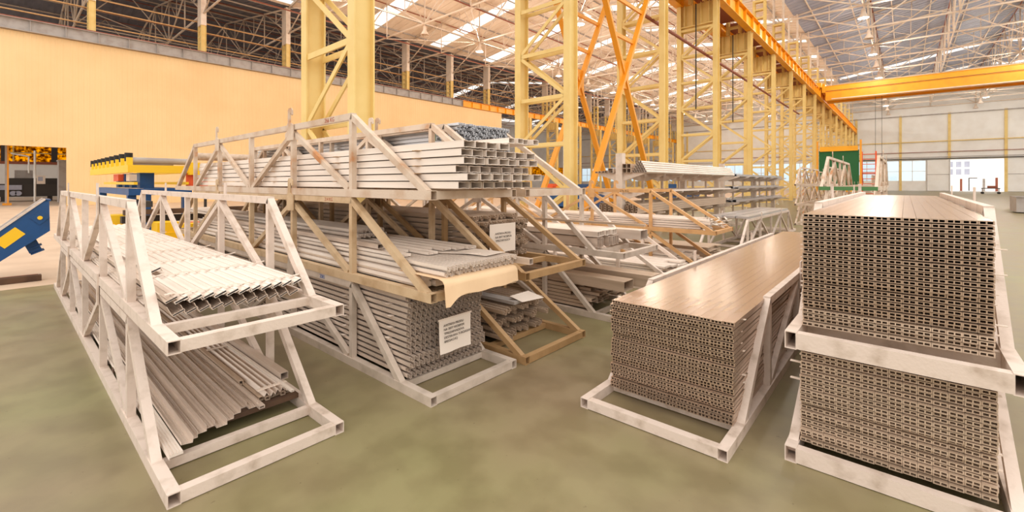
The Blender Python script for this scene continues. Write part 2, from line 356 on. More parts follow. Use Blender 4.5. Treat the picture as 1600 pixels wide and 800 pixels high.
for i, y in enumerate(YB):
    lb = 'short roof post with yellow foot on the girder above the left wall, %s along' % ORD[i]
    if t0 is None:
        t0 = thing('roof_post', lb, 'post', (WX-.6, y, 0), 0, 'roof posts above the left wall')
        for x in (-.4, .4): MB().box(x-.11, -.19, 11.7, x+.11, -.17, 14.9).box(x-.11, .17, 11.7, x+.11, .19, 14.9).box(x-.01, -.17, 11.7, x+.01, .17, 14.9).obj('lower_leg', 'yellow', t0)
        u = MB()
        for j in range(5): z = 12.2+j*.56; u.box(-.28, -.18, z, .28, -.16, z+.14)
        u.obj('lower_rungs', 'yellow', t0); MB().box(-.5, -.2, 14.9, .5, .2, 18.4).obj('upper_box', 'white', t0)
    else: dup(t0, (WX-.6, y, 0), 0, lb)
# ------------------------------------------------------------ roof trusses (tubular, across the hall)
ZB = 15.9
def make_truss(W, odd, label, group, m='white'):
    t = thing('roof_truss', label, 'truss', (0, 0, 0), 0, group); n = 6; p = W/n; zb = ZB
    def zt(x): return 18.3 + 2.7*(1-abs(x-W/2)/(W/2))
    MB().cyl((0, -.0, zb), (W, -.0, zb), .085, n=8).obj('bottom_chord', m, t, True)
    MB().cyl((0, 0, zt(0)), (W/2, 0, zt(W/2)), .085, n=8).cyl((W/2, 0, zt(W/2)), (W, 0, zt(W)), .085, n=8).obj('top_chord', m, t, True)
    for i in range(1, n): MB().cyl((i*p, 0, zb), (i*p, 0, zt(i*p)), .06, n=6).obj('vertical_strut', m, t, True)
    for i in range(n):
        b, c = (i, i+1) if (i % 2 == (0 if odd else 1)) else (i+1, i)
        MB().cyl((c*p, 0, zb), (b*p, 0, zt(b*p)), .065, n=6).obj('diagonal_strut', m, t, True)
        xm = (b+c)/2*p; zm = (zb+zt(b*p))/2
        MB().cyl((xm, 0, zm), (xm, 0, zt(xm)), .04, n=6).cyl((xm, 0, zm), (c*p, 0, zt(c*p)), .04, n=6).obj('sub_strut', m, t, True)
    return t
W1 = X0c-WX; P1 = W1/6
ta = tb = tc = None
for i, y in enumerate(YB):
    if i >= 1:
        lb = 'white tubular truss under the cream roof at the %s yellow column' % names[i]
        if ta is None: ta = make_truss(W1, False, lb, 'trusses of the middle bay roof'); ta.location = (WX, y, 0)
        else: dup(ta, (WX, y, 0), 0, lb)
    if i >= 4:
        lb = 'white tubular truss of the blue-grey right roof at the %s yellow column' % names[i]
        if tb is None: tb = make_truss(W1, True, lb, 'trusses of the right bay roof'); tb.location = (X0c, y, 0)
        else: dup(tb, (X0c, y, 0), 0, lb)
    lb = 'white tubular truss under the dark roof behind the cream wall, %s along the wall' % ORD[i]
    if tc is None: tc = make_truss(W1, False, lb, 'trusses of the left bay roof'); tc.location = (LWX, y, 0)
    else: dup(tc, (LWX, y, 0), 0, lb)
def long_truss(x, xa, xb, y0, y1, label, group, braced, mrod='redbrown'):
    t = thing('long_truss', label, 'truss', (x, 0, 0), 0, group); zb = ZB-.02; zt = rz_(x, xa, xb)-.25
    MB().cyl((0, y0, zb), (0, y1, zb), .055, n=6).obj('bottom_rod', 'white' if braced else mrod, t, True)
    MB().cyl((0, y0, zt), (0, y1, zt), .055, n=6).obj('top_rod', mrod, t, True)
    if braced:
        y = y0
        while y < y1-5:
            MB().cyl((0, y, zb), (0, y+BAY/2, zt), .05, n=6).cyl((0, y+BAY, zb), (0, y+BAY/2, zt), .05, n=6).obj('v_brace', 'white', t, True); y += BAY
for j in range(1, 6):
    for xa, y0, nm in ((WX, YB[1], 'middle'), (X0c, YB[4], 'right'), (LWX, YB[0], 'left')):
        br = j % 2 == 0 or nm == 'right'
        long_truss(xa+P1*j, xa, xa+W1, y0, YB[-1], '%s running the length of the %s bay roof, %s from its left edge' % ('braced tube frame' if br else 'brown rod pair', nm, ORD[j-1]), 'frames along the %s bay' % nm, br)
tie = None
for xa, i0, nm in ((WX, 1, 'middle'), (X0c, 4, 'right'), (LWX, 0, 'left')):
    for j in (1, 2, 3, 4):
        for i in range(i0, 16, 2):
            lb = 'thin diagonal tie in the %s bay, %s strip, beyond the %s column' % (nm, ORD[j], names[i])
            s = 1 if j in (1, 3) else -1
            me = MB().cyl((-P1/2*s, 0, 0), (P1/2*s, BAY, 0), .035, n=6).mesh('diagonal_tie', 'white') if (tie is None or s not in tie) else tie[s]
            if tie is None: tie = {}
            tie[s] = me
            tag(link('diagonal_tie', me, None, (xa+P1*(j+.5), YB[i], ZB-.12)), lb, 'tie', 'diagonal ties of the %s bay' % nm)
for xa, xb, y0, nm in ((WX, X0c, 9, 'middle'), (X0c, RWX, 31, 'right'), (LWX, WX, -14, 'left')):
    for j in range(12):
        x = xa+1.5+(xb-xa-3)*j/11
        tag(MB().bar((x, y0, rz_(x, xa, xb)-.12), (x, FY-.2, rz_(x, xa, xb)-.12), .09, .12).obj('roof_purlin', 'white' if nm != 'middle' else 'greysteel'), 'thin steel purlin under the %s bay roof sheets, %s from its left edge' % (nm, ORD[j]), 'purlin', 'purlins of the %s bay roof' % nm)
for j, dz in enumerate((13.4, 14.6, 15.4)):
    tag(MB().cyl((WX-1.3, -14, dz), (WX-1.3, 69, dz), .055, n=6).obj('tie_rod', 'rack_tan'), '%s tan horizontal tie rod running above the cream wall' % ['lowest', 'middle', 'highest'][j], 'rod', 'tie rods above the cream wall')
girder('crane_girder', -47.4, 10, 34, 11.85, 12.6, 'greysteel', 'added grey girder behind the cream wall carrying the right end of the crossed orange frame'); girder('crane_girder', -53.8, 10, 34, 11.85, 12.6, 'greysteel', 'added grey girder behind the cream wall carrying the left end of the crossed orange frame')  # these girders and the posts below are added supports for the orange frame
for gx_, nm in ((-47.4, 'right'), (-53.8, 'left')):
    for gy_ in (12, 32): tag(MB().box(gx_-.15, gy_-.15, 0, gx_+.15, gy_+.15, 11.85).box(gx_-.3, gy_-.3, 0, gx_+.3, gy_+.3, .04).obj('support_post', 'greysteel'), '%s added steel post under the %s added girder behind the cream wall' % ('front' if gy_ < 20 else 'rear', nm), 'post')
t = thing('overhead_crane', 'orange crossed steel frame of a crane seen over the cream wall', 'crane', (-50.6, 19.6, 12.6))
MB().bar((-3.4, -3.4, 1.0), (3.4, 4.1, .1), .18, .18).obj('beam', 'orange2', t); MB().bar((-3.4, 3.7, .1), (3.4, -3.4, .5), .18, .18).obj('beam', 'orange2', t)
MB().bar((-3.4, -3.4, 1.0), (-1.7, 4.8, 1.5), .18, .18).obj('beam', 'orange2', t); MB().box(-.8, 0, -.7, .1, 1.0, -.1).obj('trolley', 'orange', t)
# lamps: enamelled domes hung from the trusses
def make_lamp(label, group):
    t = thing('bay_lamp', label, 'lamp', (0,0,0), 0, group)
    MB().cyl((0,0,0), (0,0,.35), .025, n=6).obj('stem', 'white', t)
    MB().lathe((0,0,0), [(.0,.14),(.12,.14),(.15,0),(.15,-.22),(.34,-.56),(.37,-.64)], 16).obj('shade', 'white', t, True)
    MB().lathe((0,0,0), [(.0,-.34),(.07,-.36),(.09,-.45),(.06,-.6),(0,-.63)], 10).obj('bulb', 'paper', t, True)
    return t
l0 = None; fill_l = None
for jx, x in enumerate((WX+2*P1, WX+4*P1, X0c+P1, X0c+3*P1, X0c+5*P1)):
    nm = 'middle' if x < X0c else 'right'
    for i in range(2, 17):
        if x > X0c and i < 4: continue
        lb = 'white dome lamp, %s bay, %s row from left, near the %s column' % (nm, ORD[jx if jx < 2 else jx-2], names[i])
        if l0 is None: l0 = make_lamp(lb, 'bay lamps'); l0.location = (x, YB[i], ZB-.4); l = l0
        else: l = dup(l0, (x, YB[i], ZB-.4), 0, lb)
        if i % 2 == 0 and i < 16:  # added fill below every other dome, brightens roof and hall; the domes look unlit
            if fill_l is None:
                fill_l = bpy.data.lights.new('fill_light', 'POINT'); fill_l.energy = FILL_W; fill_l.color = (1, .93, .84); fill_l.shadow_soft_size = .35
            lo = bpy.data.objects.new('fill_light', fill_l); COL.objects.link(lo); lo.location = (x, YB[i], ZB-1.45)
t = thing('bridge_crane', 'long orange bridge crane spanning the right side of the hall', 'crane', (0, 64.4, 11.1))
for y in (-1.1, 1.0):
    MB().box(-7.0, y, .1, 27, y+.5, 1.65).obj('bridge_beam', 'orange', t)
    MB().box(-7.0, y-.07, .02, 27, y+.57, .1).box(-7.0, y-.07, 1.65, 27, y+.57, 1.7).obj('beam_flange', 'orange', t)
MB().box(-7.8, -2.4, 1.42, -7.25, 2.4, 1.95).box(-7.3, -1.6, .9, -7.0, 1.6, 1.9).obj('end_carriage', 'orange', t)
for y in (-2.0, 1.9): MB().cyl((-7.7, y, 1.56), (-7.35, y, 1.56), .2, n=14).obj('wheel', 'dark', t)
MB().bar((-6.4, -1.45, .12), (27, -1.45, -.05), .13, .1).obj('highlight_strip', 'white', t)  # white bar standing in for the highlight along the bridge's lower edge
MB().bar((-7.0, -1.22, 1.1), (27, -1.22, 1.1), .03, .05).obj('conductor_strip', 'redbrown', t)
for j, x in enumerate((-2.5, -1.95)): tag(MB().cyl((x, 63.6, 2.6), (x, 63.6, 11.1), .02, n=6).obj('hoist_cable', 'dark'), '%s thin dark cable hanging from the orange bridge crane' % ['left', 'right'][j], 'cable', 'hanging crane cables')
tag(MB().cyl((RX-.5, YB[0]+.3, 8.5), (RX-.5, 53, 8.5), .07, n=8).obj('service_pipe', 'redbrown'), 'red-brown service pipe running along the row of yellow columns', 'pipe')
for i in (3, 4): tag(MB().cyl((X0c, YB[i]-.28, 5.6), (X0c, YB[i]-.28, 11.3), .03, n=6).obj('power_cable', 'black'), 'black cable hanging down inside the %s yellow column' % names[i], 'cable')
# ------------------------------------------------------------ stillages (stackable steel racks)
RL, RW, RH = 7.2, .95, .75
def make_rack(m, apron, hooked, label, W=RW, L=RL, ins=1.14, H=RH, rh=.07):
    t = thing('stillage', label, 'rack', (0, 0, 0)); T = .06
    for v in (T/2, W-T/2): MB().tube((0, v, rh/2), (L, v, rh/2), T, rh, .005).obj('side_rail', m, t)
    for u in (T/2, L-T/2): MB().box(u-T/2, T, .004, u+T/2, W-T, rh-.004).obj('end_rail', m, t)
    foot = .38 if apron else .05
    us = ([.40] if apron else [.5])+[1.5, 2.6, 3.6, 4.7, 5.7]+([L-.4] if apron else [L-.5])
    for u in us: MB().box(u-.025, T, .006, u+.025, W-T, rh-.012).obj('cross_rail', m, t)
    a, b = ins, L-ins; p = (b-a)/4; zt = H-.03; dz = H-RH
    for s_, v in ((-1, T/2), (1, W-T/2)):
        w = .05; c = v
        MB().bar((a-.02, c, zt), (b+.02, c, zt), w, .058).obj('top_rail', m, t)
        MB().bar((foot+.02, c, .05), (a, c, zt), w, .052).obj('end_strut', m, t); MB().bar((L-foot-.02, c, .05), (b, c, zt), w, .052).obj('end_strut', m, t)
        for i in range(5):
            MB().bar((a+i*p, c, .06), (a+i*p, c, zt-.03), w*.95, .05, (1, 0, 0)).obj('post', m, t)
        for i, j in ((1, 0), (1, 2), (3, 2), (3, 4)):
            MB().bar((a+i*p, c, zt-.05), (a+j*p+(.06 if i > j else -.06), c, .07), w*.85, .048).obj('diagonal', m, t)
        for i in (1, 3):
            x = a+i*p; y0 = c+s_*.03; y1 = y0+s_*.012; lo, hi = min(y0, y1), max(y0, y1)
            if hooked:
                MB().add(*(lambda q: (q.v, q.f))(prism_xz([(x-.08, .58), (x+.08, .58), (x+.08, .74), (x+.05, .77), (x+.05, .90), (x+.03, .925), (x-.03, .925), (x-.062, .895), (x-.062, .85), (x-.036, .845), (x-.026, .878), (x-.004, .86), (x-.006, .77), (x-.08, .74)], lo, hi))).obj('stacking_hook', m, t)
            else:
                MB().box(x-.03, lo, .60+dz, x+.03, hi, .86+dz).obj('stacking_lug', m, t)
    return t
def prism_xz(poly, lo, hi): return MB().prism(poly, 'y', lo, hi)
PROTO = {}
def rack(fr, tier, m, apron, hooked, label, du=0, z=None, H=RH, rh=.07):
    key = (m, apron, hooked, fr.w, H, rh)
    z = tier*RH if z is None else z
    if key not in PROTO: PROTO[key] = make_rack(m, apron, hooked, label, fr.w, H=H, rh=rh); r = PROTO[key]
    else: r = dup(PROTO[key], label=label)
    r.location = fr.P(du, fr.w, z); r.rotation_euler = (0, 0, fr.rz); r['group'] = 'welded steel stillages'
    return r
FA = Fr(-2.76, .545, .935, 'L'); FB = Fr(-2.58, 2.05, .95, 'L'); FC = Fr(-2.54, 3.08, .99, 'L'); FS = Fr(-2.42, 4.68, .95, 'L')
FT = Fr(-2.36, 7.8, 1.0, 'L'); FU = Fr(-2.3, 6.45, .95, 'L'); FD = Fr(-1.775, 2.78, 1.0, 'H'); FE = Fr(-.535, 3.04, .965, 'H'); FR_ = Fr(-3.75, 10.6, .95, 'H')
rA1 = rack(FA, 0, 'rack_white', True, False, 'white stillage on the floor at the left front, holding loose ridged strips')
rA2 = rack(FA, 1, 'rack_white', True, False, 'white stillage stacked at the left front, holding taped rows of tilted profiles', z=.765)
rB1 = rack(FB, 0, 'rack_silver', True, True, 'grey stillage marked 2085 on the floor under the brown one, with the papered pile')
rB2 = rack(FB, 1, 'rack_brown2', False, True, 'brown stillage in the middle of the tall stack, marked 214 KG in red')
rB3 = rack(FB, 2, 'rack_rust', False, True, 'rusty grey stillage on top of the tall stack, holding open channels')
rC1 = rack(FC, 0, 'rack_brown', False, True, 'brown stillage on the floor behind the grey one, its empty front end on open floor')
rC2 = rack(FC, 1, 'rack_brown', False, True, 'brown stillage holding the pile with a hanging paper sheet behind the tall stack')
rC3 = rack(FC, 2, 'rack_rust', False, True, 'rusty grey stillage on top behind the channel load, heaped with toothed profiles')
rS1 = rack(FS, 0, 'rack_silver', True, True, 'silver stillage on the floor with two big box beams over flat profiles')
rS2 = rack(FS, 1, 'rack_silver', True, True, 'silver stillage with small square tubes on top and one big beam')
rU1 = rack(FU, 0, 'rack_white', False, True, 'white stillage on the floor in front of the tan ones, with pale flat panels')
rT1 = rack(FT, 0, 'rack_tan', False, True, 'tan stillage on the floor under the other tan one')
rT2 = rack(FT, 1, 'rack_tan', False, True, 'tan stillage stacked at second level, full of pale strips with frayed ends')
rD = rack(FD, 0, 'rack_white', True, False, 'white stillage standing alone on the floor under the single grey plank pile')
rE1 = rack(FE, 0, 'rack_white', False, False, 'white stillage at the right edge, on the floor, under the lower slotted plank pile', H=.655, rh=.09)
rE2 = rack(FE, 1, 'rack_white', True, False, 'white stillage at the right edge, upper one, under the top slotted plank pile', z=.66, H=.82, rh=.10)
rR1 = rack(FR_, 0, 'rack_white', True, False, 'empty white stillage lying along the hall behind the plank pile')
# painted marks on the rails
def mark(rack_, fr, body, size, m, u, z, near=True):
    me = text_mesh('painted_mark', body, size, m); o = link('painted_mark', me, rack_)
    o.location = (u, fr.w+.0008-.005, z); o.rotation_euler = (PI/2, 0, PI)      # on the camera-side face (local +y)
    o['label'] = 'painted "%s"' % body; return o
mark(rB1, FB, '2085', .052, 'ink_blue', 1.72, .702); mark(rB2, FB, '214 KG', .05, 'ink_red', 1.62, .703); mark(rB3, FB, '266 KG', .06, 'ink_red', 1.62, .70)
mark(rC3, FC, '270 KG', .05, 'ink_red', 1.5, .702); mark(rT2, FT, '276 KG', .06, 'ink', 1.75, .70)

# ------------------------------------------------------------ loads
def prof(name, rects, L, m):
    mb = MB()
    for (a, z0, b, z1) in rects: mb.box(0, a, z0, L, b, z1)
    return mb.mesh(name, m)
def put(name, me, fr, u, n, z, label, cat, group, w=0, roll=0, yaw=0):
    o = link(name, me); o.location = fr.P(u, n+w, z); o.rotation_euler = (roll, 0, fr.rz+yaw); o.rotation_mode = 'XYZ'
    return tag(o, label, cat, group)
R = random.uniform
# --- pile D: 25 rows of 12 hollow planks
t_ = .0016
def plank(w, h, slots, t=t_, wb=.004):
    r = [(0, 0, w, t), (0, h-t, w, h)]
    for i in range(slots+1):
        x = (w-wb)*i/slots; r.append((x, t, x+wb, h-t))
    return r
meD = prof('hollow_plank', plank(.0712, .0215, 3, .0038, .006), 6.4, 'alu_plank')
for r in range(25):
    ju = R(-.012, .03)*(1 if r < 24 else 0); jn = R(-.008, .008)
    for c in range(12):
        o = put('hollow_plank', meD, FD, .30+ju+R(-.006, .006), .082+c*.0725+jn*.8, .072+r*.0266, 'hollow plank of the single waist-high pile, %s layer from the top, %s from the left' % (ORD[24-r], ORD[c]), 'plank', 'hollow planks of the single pile', w=.0712)
# --- piles E
meE = prof('slotted_plank', plank(.0565, .0200, 2, .0040, .0055), 5.6, 'alu_plank')
rest = MB(); cnt = 0
for r in range(25, -1, -1):
    ju = R(-.03, .012)
    if r == 25: ju = 0
    for c in range(14):
        u = .2+ju+R(-.004, .004); n = .062+c*.0575+R(-.0006, .0006); z = .768+r*.0260
        if cnt < 300:
            put('slotted_plank', meE, FE, u, n, z, 'slotted plank of the upper right-hand pile, %s layer from the top, %s from the left' % (ORD[25-r], ORD[c]), 'plank', 'slotted planks of the upper right-hand pile', w=.0565); cnt += 1
        else:
            for (a, z0, b, z1) in plank(.0565, .0200, 2, .0040, .0055): rest.box(n+FE.x0+a, FE.y0+u, z+z0, n+FE.x0+b, FE.y0+u+5.6, z+z1)
for r in range(21):
    ju = R(-.03, .02)
    for c in range(14):
        u = .12+ju+R(-.005, .005); n = .062+c*.0578; z = .094+r*.0264
        for (a, z0, b, z1) in plank(.0565, .0200, 2, .0040, .0055): rest.box(n+FE.x0+a, FE.y0+u, z+z0, n+FE.x0+b, FE.y0+u+5.6, z+z1)
tag(rest.obj('slotted_planks', 'alu_dusty'), 'remaining slotted planks of the right-hand stack, lower pile and bottom rows of the upper one', 'planks', kind='stuff')
# thin spacer sticks between the layers
def stick(fr, u, z, n0, n1, label, group, m='tape', name='spacer_stick', h=.004, d=.024):
    o = MB().box(-d/2, 0, 0, d/2, n1-n0, h).obj(name, m); o.location = fr.P(u, n1, z); o.rotation_euler = (0, 0, fr.rz); return tag(o, label, 'stick', group)
for r in range(1, 25):
    if r % 4 != 3: stick(FD, .52+R(-.01, .01), .072+r*.0266-.0055, .03+R(-.02, 0), 1.0-R(.03, .075), 'pale spacer stick at the near end of the single pile, under the %s layer' % ORD[24-r], 'near spacer sticks of the single pile')
    if r % 3: stick(FD, 2.0+R(-.02, .02), .072+r*.0266-.0055, .03, 1.0-R(.03, .075), 'pale spacer stick further back in the single pile, under the %s layer' % ORD[24-r], 'rear spacer sticks of the single pile')
for r in range(1, 26):
    if r % 3 != 1: stick(FE, .34, .768+r*.0260-.0052, .03, .86+R(0, .04) if r % 5 else .925, 'pale spacer stick in the upper right-hand pile, under the %s layer from top' % ORD[25-r], 'spacer sticks of the upper right pile', h=.005)
    if r % 3 != 2 and r < 21: stick(FE, .24, .094+r*.0264-.0056, .04-(.05 if r in (5, 12, 16) else 0), .865+R(0, .035), 'pale spacer stick in the lower right-hand pile, under the %s layer from bottom' % ORD[r], 'spacer sticks of the lower right pile', h=.005)
# --- pile B1: 17 rows of 17 toothed profiles
def toothed(p=.051, h=.034, t=.0035):
    return [(0, 0, t, h), (t, 0, p*.42, t), (p*.42-t, t, p*.42, h*.72), (p*.42, h*.72-t, p*.7, h*.72), (p*.7-t, h*.3, p*.7, h), (p*.7, h-t, p-.004, h), (p-.004-t, h*.35, p-.004, h-t), (t, h-t, p*.22, h)]
meB = prof('toothed_profile', toothed(.0492, .0425, .0024), 6.3, 'alu')
for r in range(14):
    ju = R(-.015, .015)-(.03 if r in (2, 3) else 0)+(.02 if r == 1 else 0)
    for c in range(17):
        put('toothed_profile', meB, FB, .38+ju+R(-.006, .006)-(.03 if r == 4 and c > 10 else 0), .062+c*.0486, .073+r*.0466, 'toothed profile of the papered floor pile, %s layer from the top, %s from the left' % (ORD[13-r], ORD[c]), 'profile', 'toothed profiles of the papered floor pile', w=.0486)
for r in range(1, 14):
    for u in (.62, 1.35, 2.3): 
        if (r+int(u*3)) % 2: stick(FB, u+R(-.03, .03), .073+r*.0466-.0036, .045, .88, 'pale spacer in the papered floor pile, under layer %s from bottom, %s from the front' % (ORD[r], ['nearest', 'middle', 'furthest'][(.62, 1.35, 2.3).index(u)]), 'spacers of the toothed floor pile', h=.003, d=.05)
# paper sheet with writing on the end of the pile
sh = thing('paper_sheet', 'white paper sheet with printed lines taped to the end of the floor-level pile', 'paper', FB.P(.262, .29, .235), PI/2)
mb = MB(); n = 8; vs = []; fs = []
for j in range(7):
    for i in range(n+1):
        x = .35*i/n; z = .275-.275*j/6; vs.append((x*(1-.04*j/6), -.004-.006*math.sin(i*.9)*(j/6)-.014*(j/6)**2, z + .012*(1-abs(i/n-.5)*2)*(0 if j else 0)))
for j in range(6):
    for i in range(n): fs.append((j*(n+1)+i, j*(n+1)+i+1, (j+1)*(n+1)+i+1, (j+1)*(n+1)+i))
vs2 = [(x, y+.0012, z) for x, y, z in vs]; k0 = len(vs); mb.add(vs+vs2, fs+[tuple(q+k0 for q in reversed(f)) for f in fs]); mb.obj('sheet', 'paper', sh, True)
def lines(par, rows, x0, z0, size, dz, y=-.026):
    for i, (s_, m_) in enumerate(rows):
        o = link('printed_line', text_mesh('printed_line', s_, size, m_), par); o.location = (x0, y-.012*(i/5), z0-dz*i); o.rotation_euler = (PI/2-.03, 0, 0)
lines(sh, [('AVSTRIYA PROFILI', 'ink'), ('NA 2877 WOBPOR', 'ink'), ('TPREZARVADDVA', 'ink'), ('DESTEKARA YUKDASHV', 'ink'), ('BREGACHQ', 'ink')], .04, .215, .027, .032, -.014)
MB().box(-.01, -.006, .268, .36, -.004, .282).obj('tape_strip', 'tape', sh)
# --- B2: two layers of toothed profiles on wrapped bundles, kraft paper
meB2 = prof('toothed_strip', toothed(.040, .038, .0024), 6.2, 'alu_pale')
for r in range(2):
    for c in range(19): put('toothed_strip', meB2, FB, -.08+R(-.012, .012)+.03*(1-r), .075+c*.0405, .935+r*.045, 'toothed strip above the cream paper, %s layer, %s from the left' % (['lower', 'upper'][r], ORD[c]), 'strip', 'toothed strips above the cream paper', w=.04)
meW = MB().prism([(0, 0), (.085, 0), (.095, .02), (.09, .045), (.06, .052), (.02, .05), (-.002, .03)], 'x', 0, 6.1).mesh('wrapped_bundle', 'alu_pale')
for c in range(8):
    for r in range(2): put('wrapped_bundle', meW, FB, .15+R(0, .06), .07+c*.104, .822+r*.0545, 'pale wrapped bundle under the toothed strips, %s layer, %s from the left' % (['lower', 'upper'][r], ORD[c]), 'bundle', 'wrapped bundles in the brown stillage', w=.095)
def slab(name, fr, u, n, z, L, w, h, m, label, cat, group=None, yaw=0):
    o = MB().box(0, 0, 0, L, w, h).obj(name, m); o.location = fr.P(u, n+w, z); o.rotation_euler = (0, 0, fr.rz+yaw); return tag(o, label, cat, group)
def hollow(name, fr, u, n, z, L, w, h, t, m, label, cat, group=None, yaw=0):
    o = MB().box(0, 0, 0, L, w, t).box(0, 0, h-t, L, w, h).box(0, 0, t, L, t, h-t).box(0, w-t, t, L, w, h-t).obj(name, m); o.location = fr.P(u, n+w, z); o.rotation_euler = (0, 0, fr.rz+yaw); return tag(o, label, cat, group)
me = MB().box(0, 0, 0, 5.6, .105, .004).box(0, 0, .004, 5.6, .006, .022).box(0, .099, .004, 5.6, .105, .022).box(0, .05, .004, 5.6, .055, .014).mesh('flat_strip', 'alu_pale')
for c in range(7): put('flat_strip', me, FB, .42+R(-.02, .25), .07+c*.112, 1.026, 'wide flat strip on top of the brown stillage load, %s from the left' % ORD[c], 'strip', 'wide flat strips on the brown stillage load', w=.105)
for r in range(2):
    for c in range(7): put('toothed_strip', meB2, FB, 1.6+R(-.01, .01)+.06*r, .34+c*.05, 1.06+r*.045, 'toothed strip of the back bundle in the brown stillage, %s layer, %s from left' % (['lower', 'upper'][r], ORD[c]), 'strip', 'back bundle of toothed strips in the brown stillage', w=.04)
hollow('box_profile', FB, .85, .10, 1.055, 5.2, .06, .04, .004, 'alu', 'single long box profile lying on the brown stillage load behind the front strut', 'profile', yaw=-.01)
slab('flat_bar', FB, .12, .58, 1.03, .55, .05, .006, 'alu_pale', 'short flat bar lying across the toothed strips in the brown stillage', 'bar', yaw=.5)
slab('protective_film', FB, .02, .56, 1.029, .34, .26, .002, 'paper', 'white film sheet lying on the end of the toothed strips in the brown stillage', 'film', yaw=.1)
hollow('box_profile', FB, -.22, .86, .94, 6, .05, .05, .004, 'alu', 'box profile sticking out at the far side of the brown stillage load', 'profile')
# kraft paper: a draped sheet from under the strips over the end rail
mb = MB(); vs = []; fs = []; nu, nn = 14, 20
for j in range(nn+1):
    n_ = .03+.80*j/nn; drop = .10+.005*math.sin(j*.9)+.062*math.exp(-((j-.5)/1.6)**2)
    prof_ = [(.5, .931), (.2, .932), (.0, .931), (-.07, .926), (-.10, .905)]
    for i in range(nu+1):
        tt = i/nu
        if tt < .35: q = tt/.35; u_ = .45-.5*q; z_ = .9325
        elif tt < .5: q = (tt-.35)/.15; u_ = -.05-.065*math.sin(q*PI/2); z_ = .9325-.035*(1-math.cos(q*PI/2))
        else: q = (tt-.5)/.5; u_ = -.115-.008*math.sin(j*.55+1)*q-.012*q; z_ = .8975-drop*q
        vs.append(FB.P(u_, n_, z_))
for j in range(nn):
    for i in range(nu): a_ = j*(nu+1)+i; fs.append((a_, a_+1, a_+nu+2, a_+nu+1))
k0 = len(vs); vs2 = [(x-.0015, y, z-.0012) for x, y, z in vs]
mb.add(vs+vs2, fs+[tuple(q+k0 for q in reversed(f)) for f in fs])
tag(mb.obj('kraft_paper', 'kraft', smooth=True), 'cream kraft paper draped over the front end rail of the brown stillage', 'paper')
# --- B3: six rows of open channels
ch = [(0, 0, .003, .05), (.003, .047, .03, .05), (.003, 0, .03, .003), (.03, .044, .034, .0505), (.03, 0, .034, .006), (.03, .044, .075, .047), (.03, .003, .075, .006), (.075, .044, .079, .0505), (.075, 0, .079, .006), (.079, .047, .106, .05), (.079, 0, .106, .003), (.106, 0, .109, .05)]
meC = prof('open_channel', ch, 6.3, 'alu_pale')
for r in range(6):
    ju = [-.22, -.30, -.20, -.26, -.24, -.27][r]+.0
    for c in range(7 if r < 5 else 4):
        put('open_channel', meC, FB, ju+R(-.02, .02), .072+c*.118+(.01 if r % 2 else 0), 1.585+r*.0585, 'open channel on the tall stack, %s row from the bottom, %s from the left' % (ORD[r], ORD[c]), 'channel', 'open channels, %s row of the top load' % ['bottom', 'second', 'third', 'fourth', 'fifth', 'top'][r], w=.109)
    for u in (.25, 1.5, 3.0):
        if r: stick(FB, u, 1.585+r*.0585-.0065, .04, .91, 'flat spacer under the %s row of open channels, %s from the front' % (ORD[r], {.25: 'first', 1.5: 'second', 3.0: 'third'}[u]), 'spacers of the top channel load', m='wood', h=.005, d=.06)
for i in range(4): hollow('box_profile', FB, -.30+R(0, .06), .56+i*.085, 1.937, 5.9, .07, .042, .004, 'alu_pale', 'pale box profile in the top row beside the open channels, %s from left' % ORD[i], 'profile', 'box profiles beside the top channels')
# --- C loads
meC3 = prof('comb_profile', toothed(.05, .042, .004), 5.6, 'alu_cool')
for r in range(7):
    for c in range(15): put('comb_profile', meC3, FC, 1.0+R(-.03, .03), .085+c*.0545, 1.945+r*.0455-.0, 'comb-toothed profile of the high rear heap, %s layer from the bottom, %s from left' % (ORD[r], ORD[c]), 'profile', 'comb-toothed profiles of the high rear heap', w=.05)
    if r == 0:
        for c in range(6): slab('timber_bearer', FC, .9+c*.95, .07, 1.572, .09, .86, .37, 'wood', 'timber bearer under the high rear heap, %s from its front' % ORD[c], 'timber', 'timber bearers of the high rear heap')
tag(MB().box(-.03, -.002, -.035, .03, .002, .035).obj('green_tag', 'greenp', loc=FC.P(1.35, .055, 2.12), rz=PI), 'small green tag on the side of the high rear heap', 'tag')
meC2 = prof('comb_bar', toothed(.062, .05, .005), 6.0, 'alu_dusty')
for r in range(8):
    for c in range(12): put('comb_bar', meC2, FC, .72+R(-.05, .05)+(.1 if r % 3 == 1 else 0), .10+c*.0665, .82+r*.058, 'comb-shaped bar of the papered rear pile, %s layer from the bottom, %s from left' % (ORD[r], ORD[c]), 'bar', 'comb-shaped bars of the papered rear pile', w=.062)
    if r: stick(FC, 1.1, .82+r*.058-.007, .07, .93, 'flat spacer under the %s layer of the papered rear pile' % ORD[r], 'spacers of the papered rear pile', h=.006, d=.05)
for r in range(5):
    for c in range(11): put('comb_bar', meC2, FC, .45+R(-.08, .08)+(.12 if r % 2 else 0), .13+c*.0675, .075+r*.064, 'comb-shaped bar of the low rear pile, %s layer from the bottom, %s from left' % (ORD[r], ORD[c]), 'bar', 'comb-shaped bars of the low rear pile', w=.062)
slab('flat_bar', FC, .4, .3, .405, 5.5, .12, .03, 'greysteel', 'grey flat bar lying on the low pile in the brown floor stillage', 'bar', yaw=.03)
sh2 = thing('paper_sheet', 'white paper sheet hung on the second-level pile behind the brown strut', 'paper', FC.P(.64, .19, .90), PI/2)
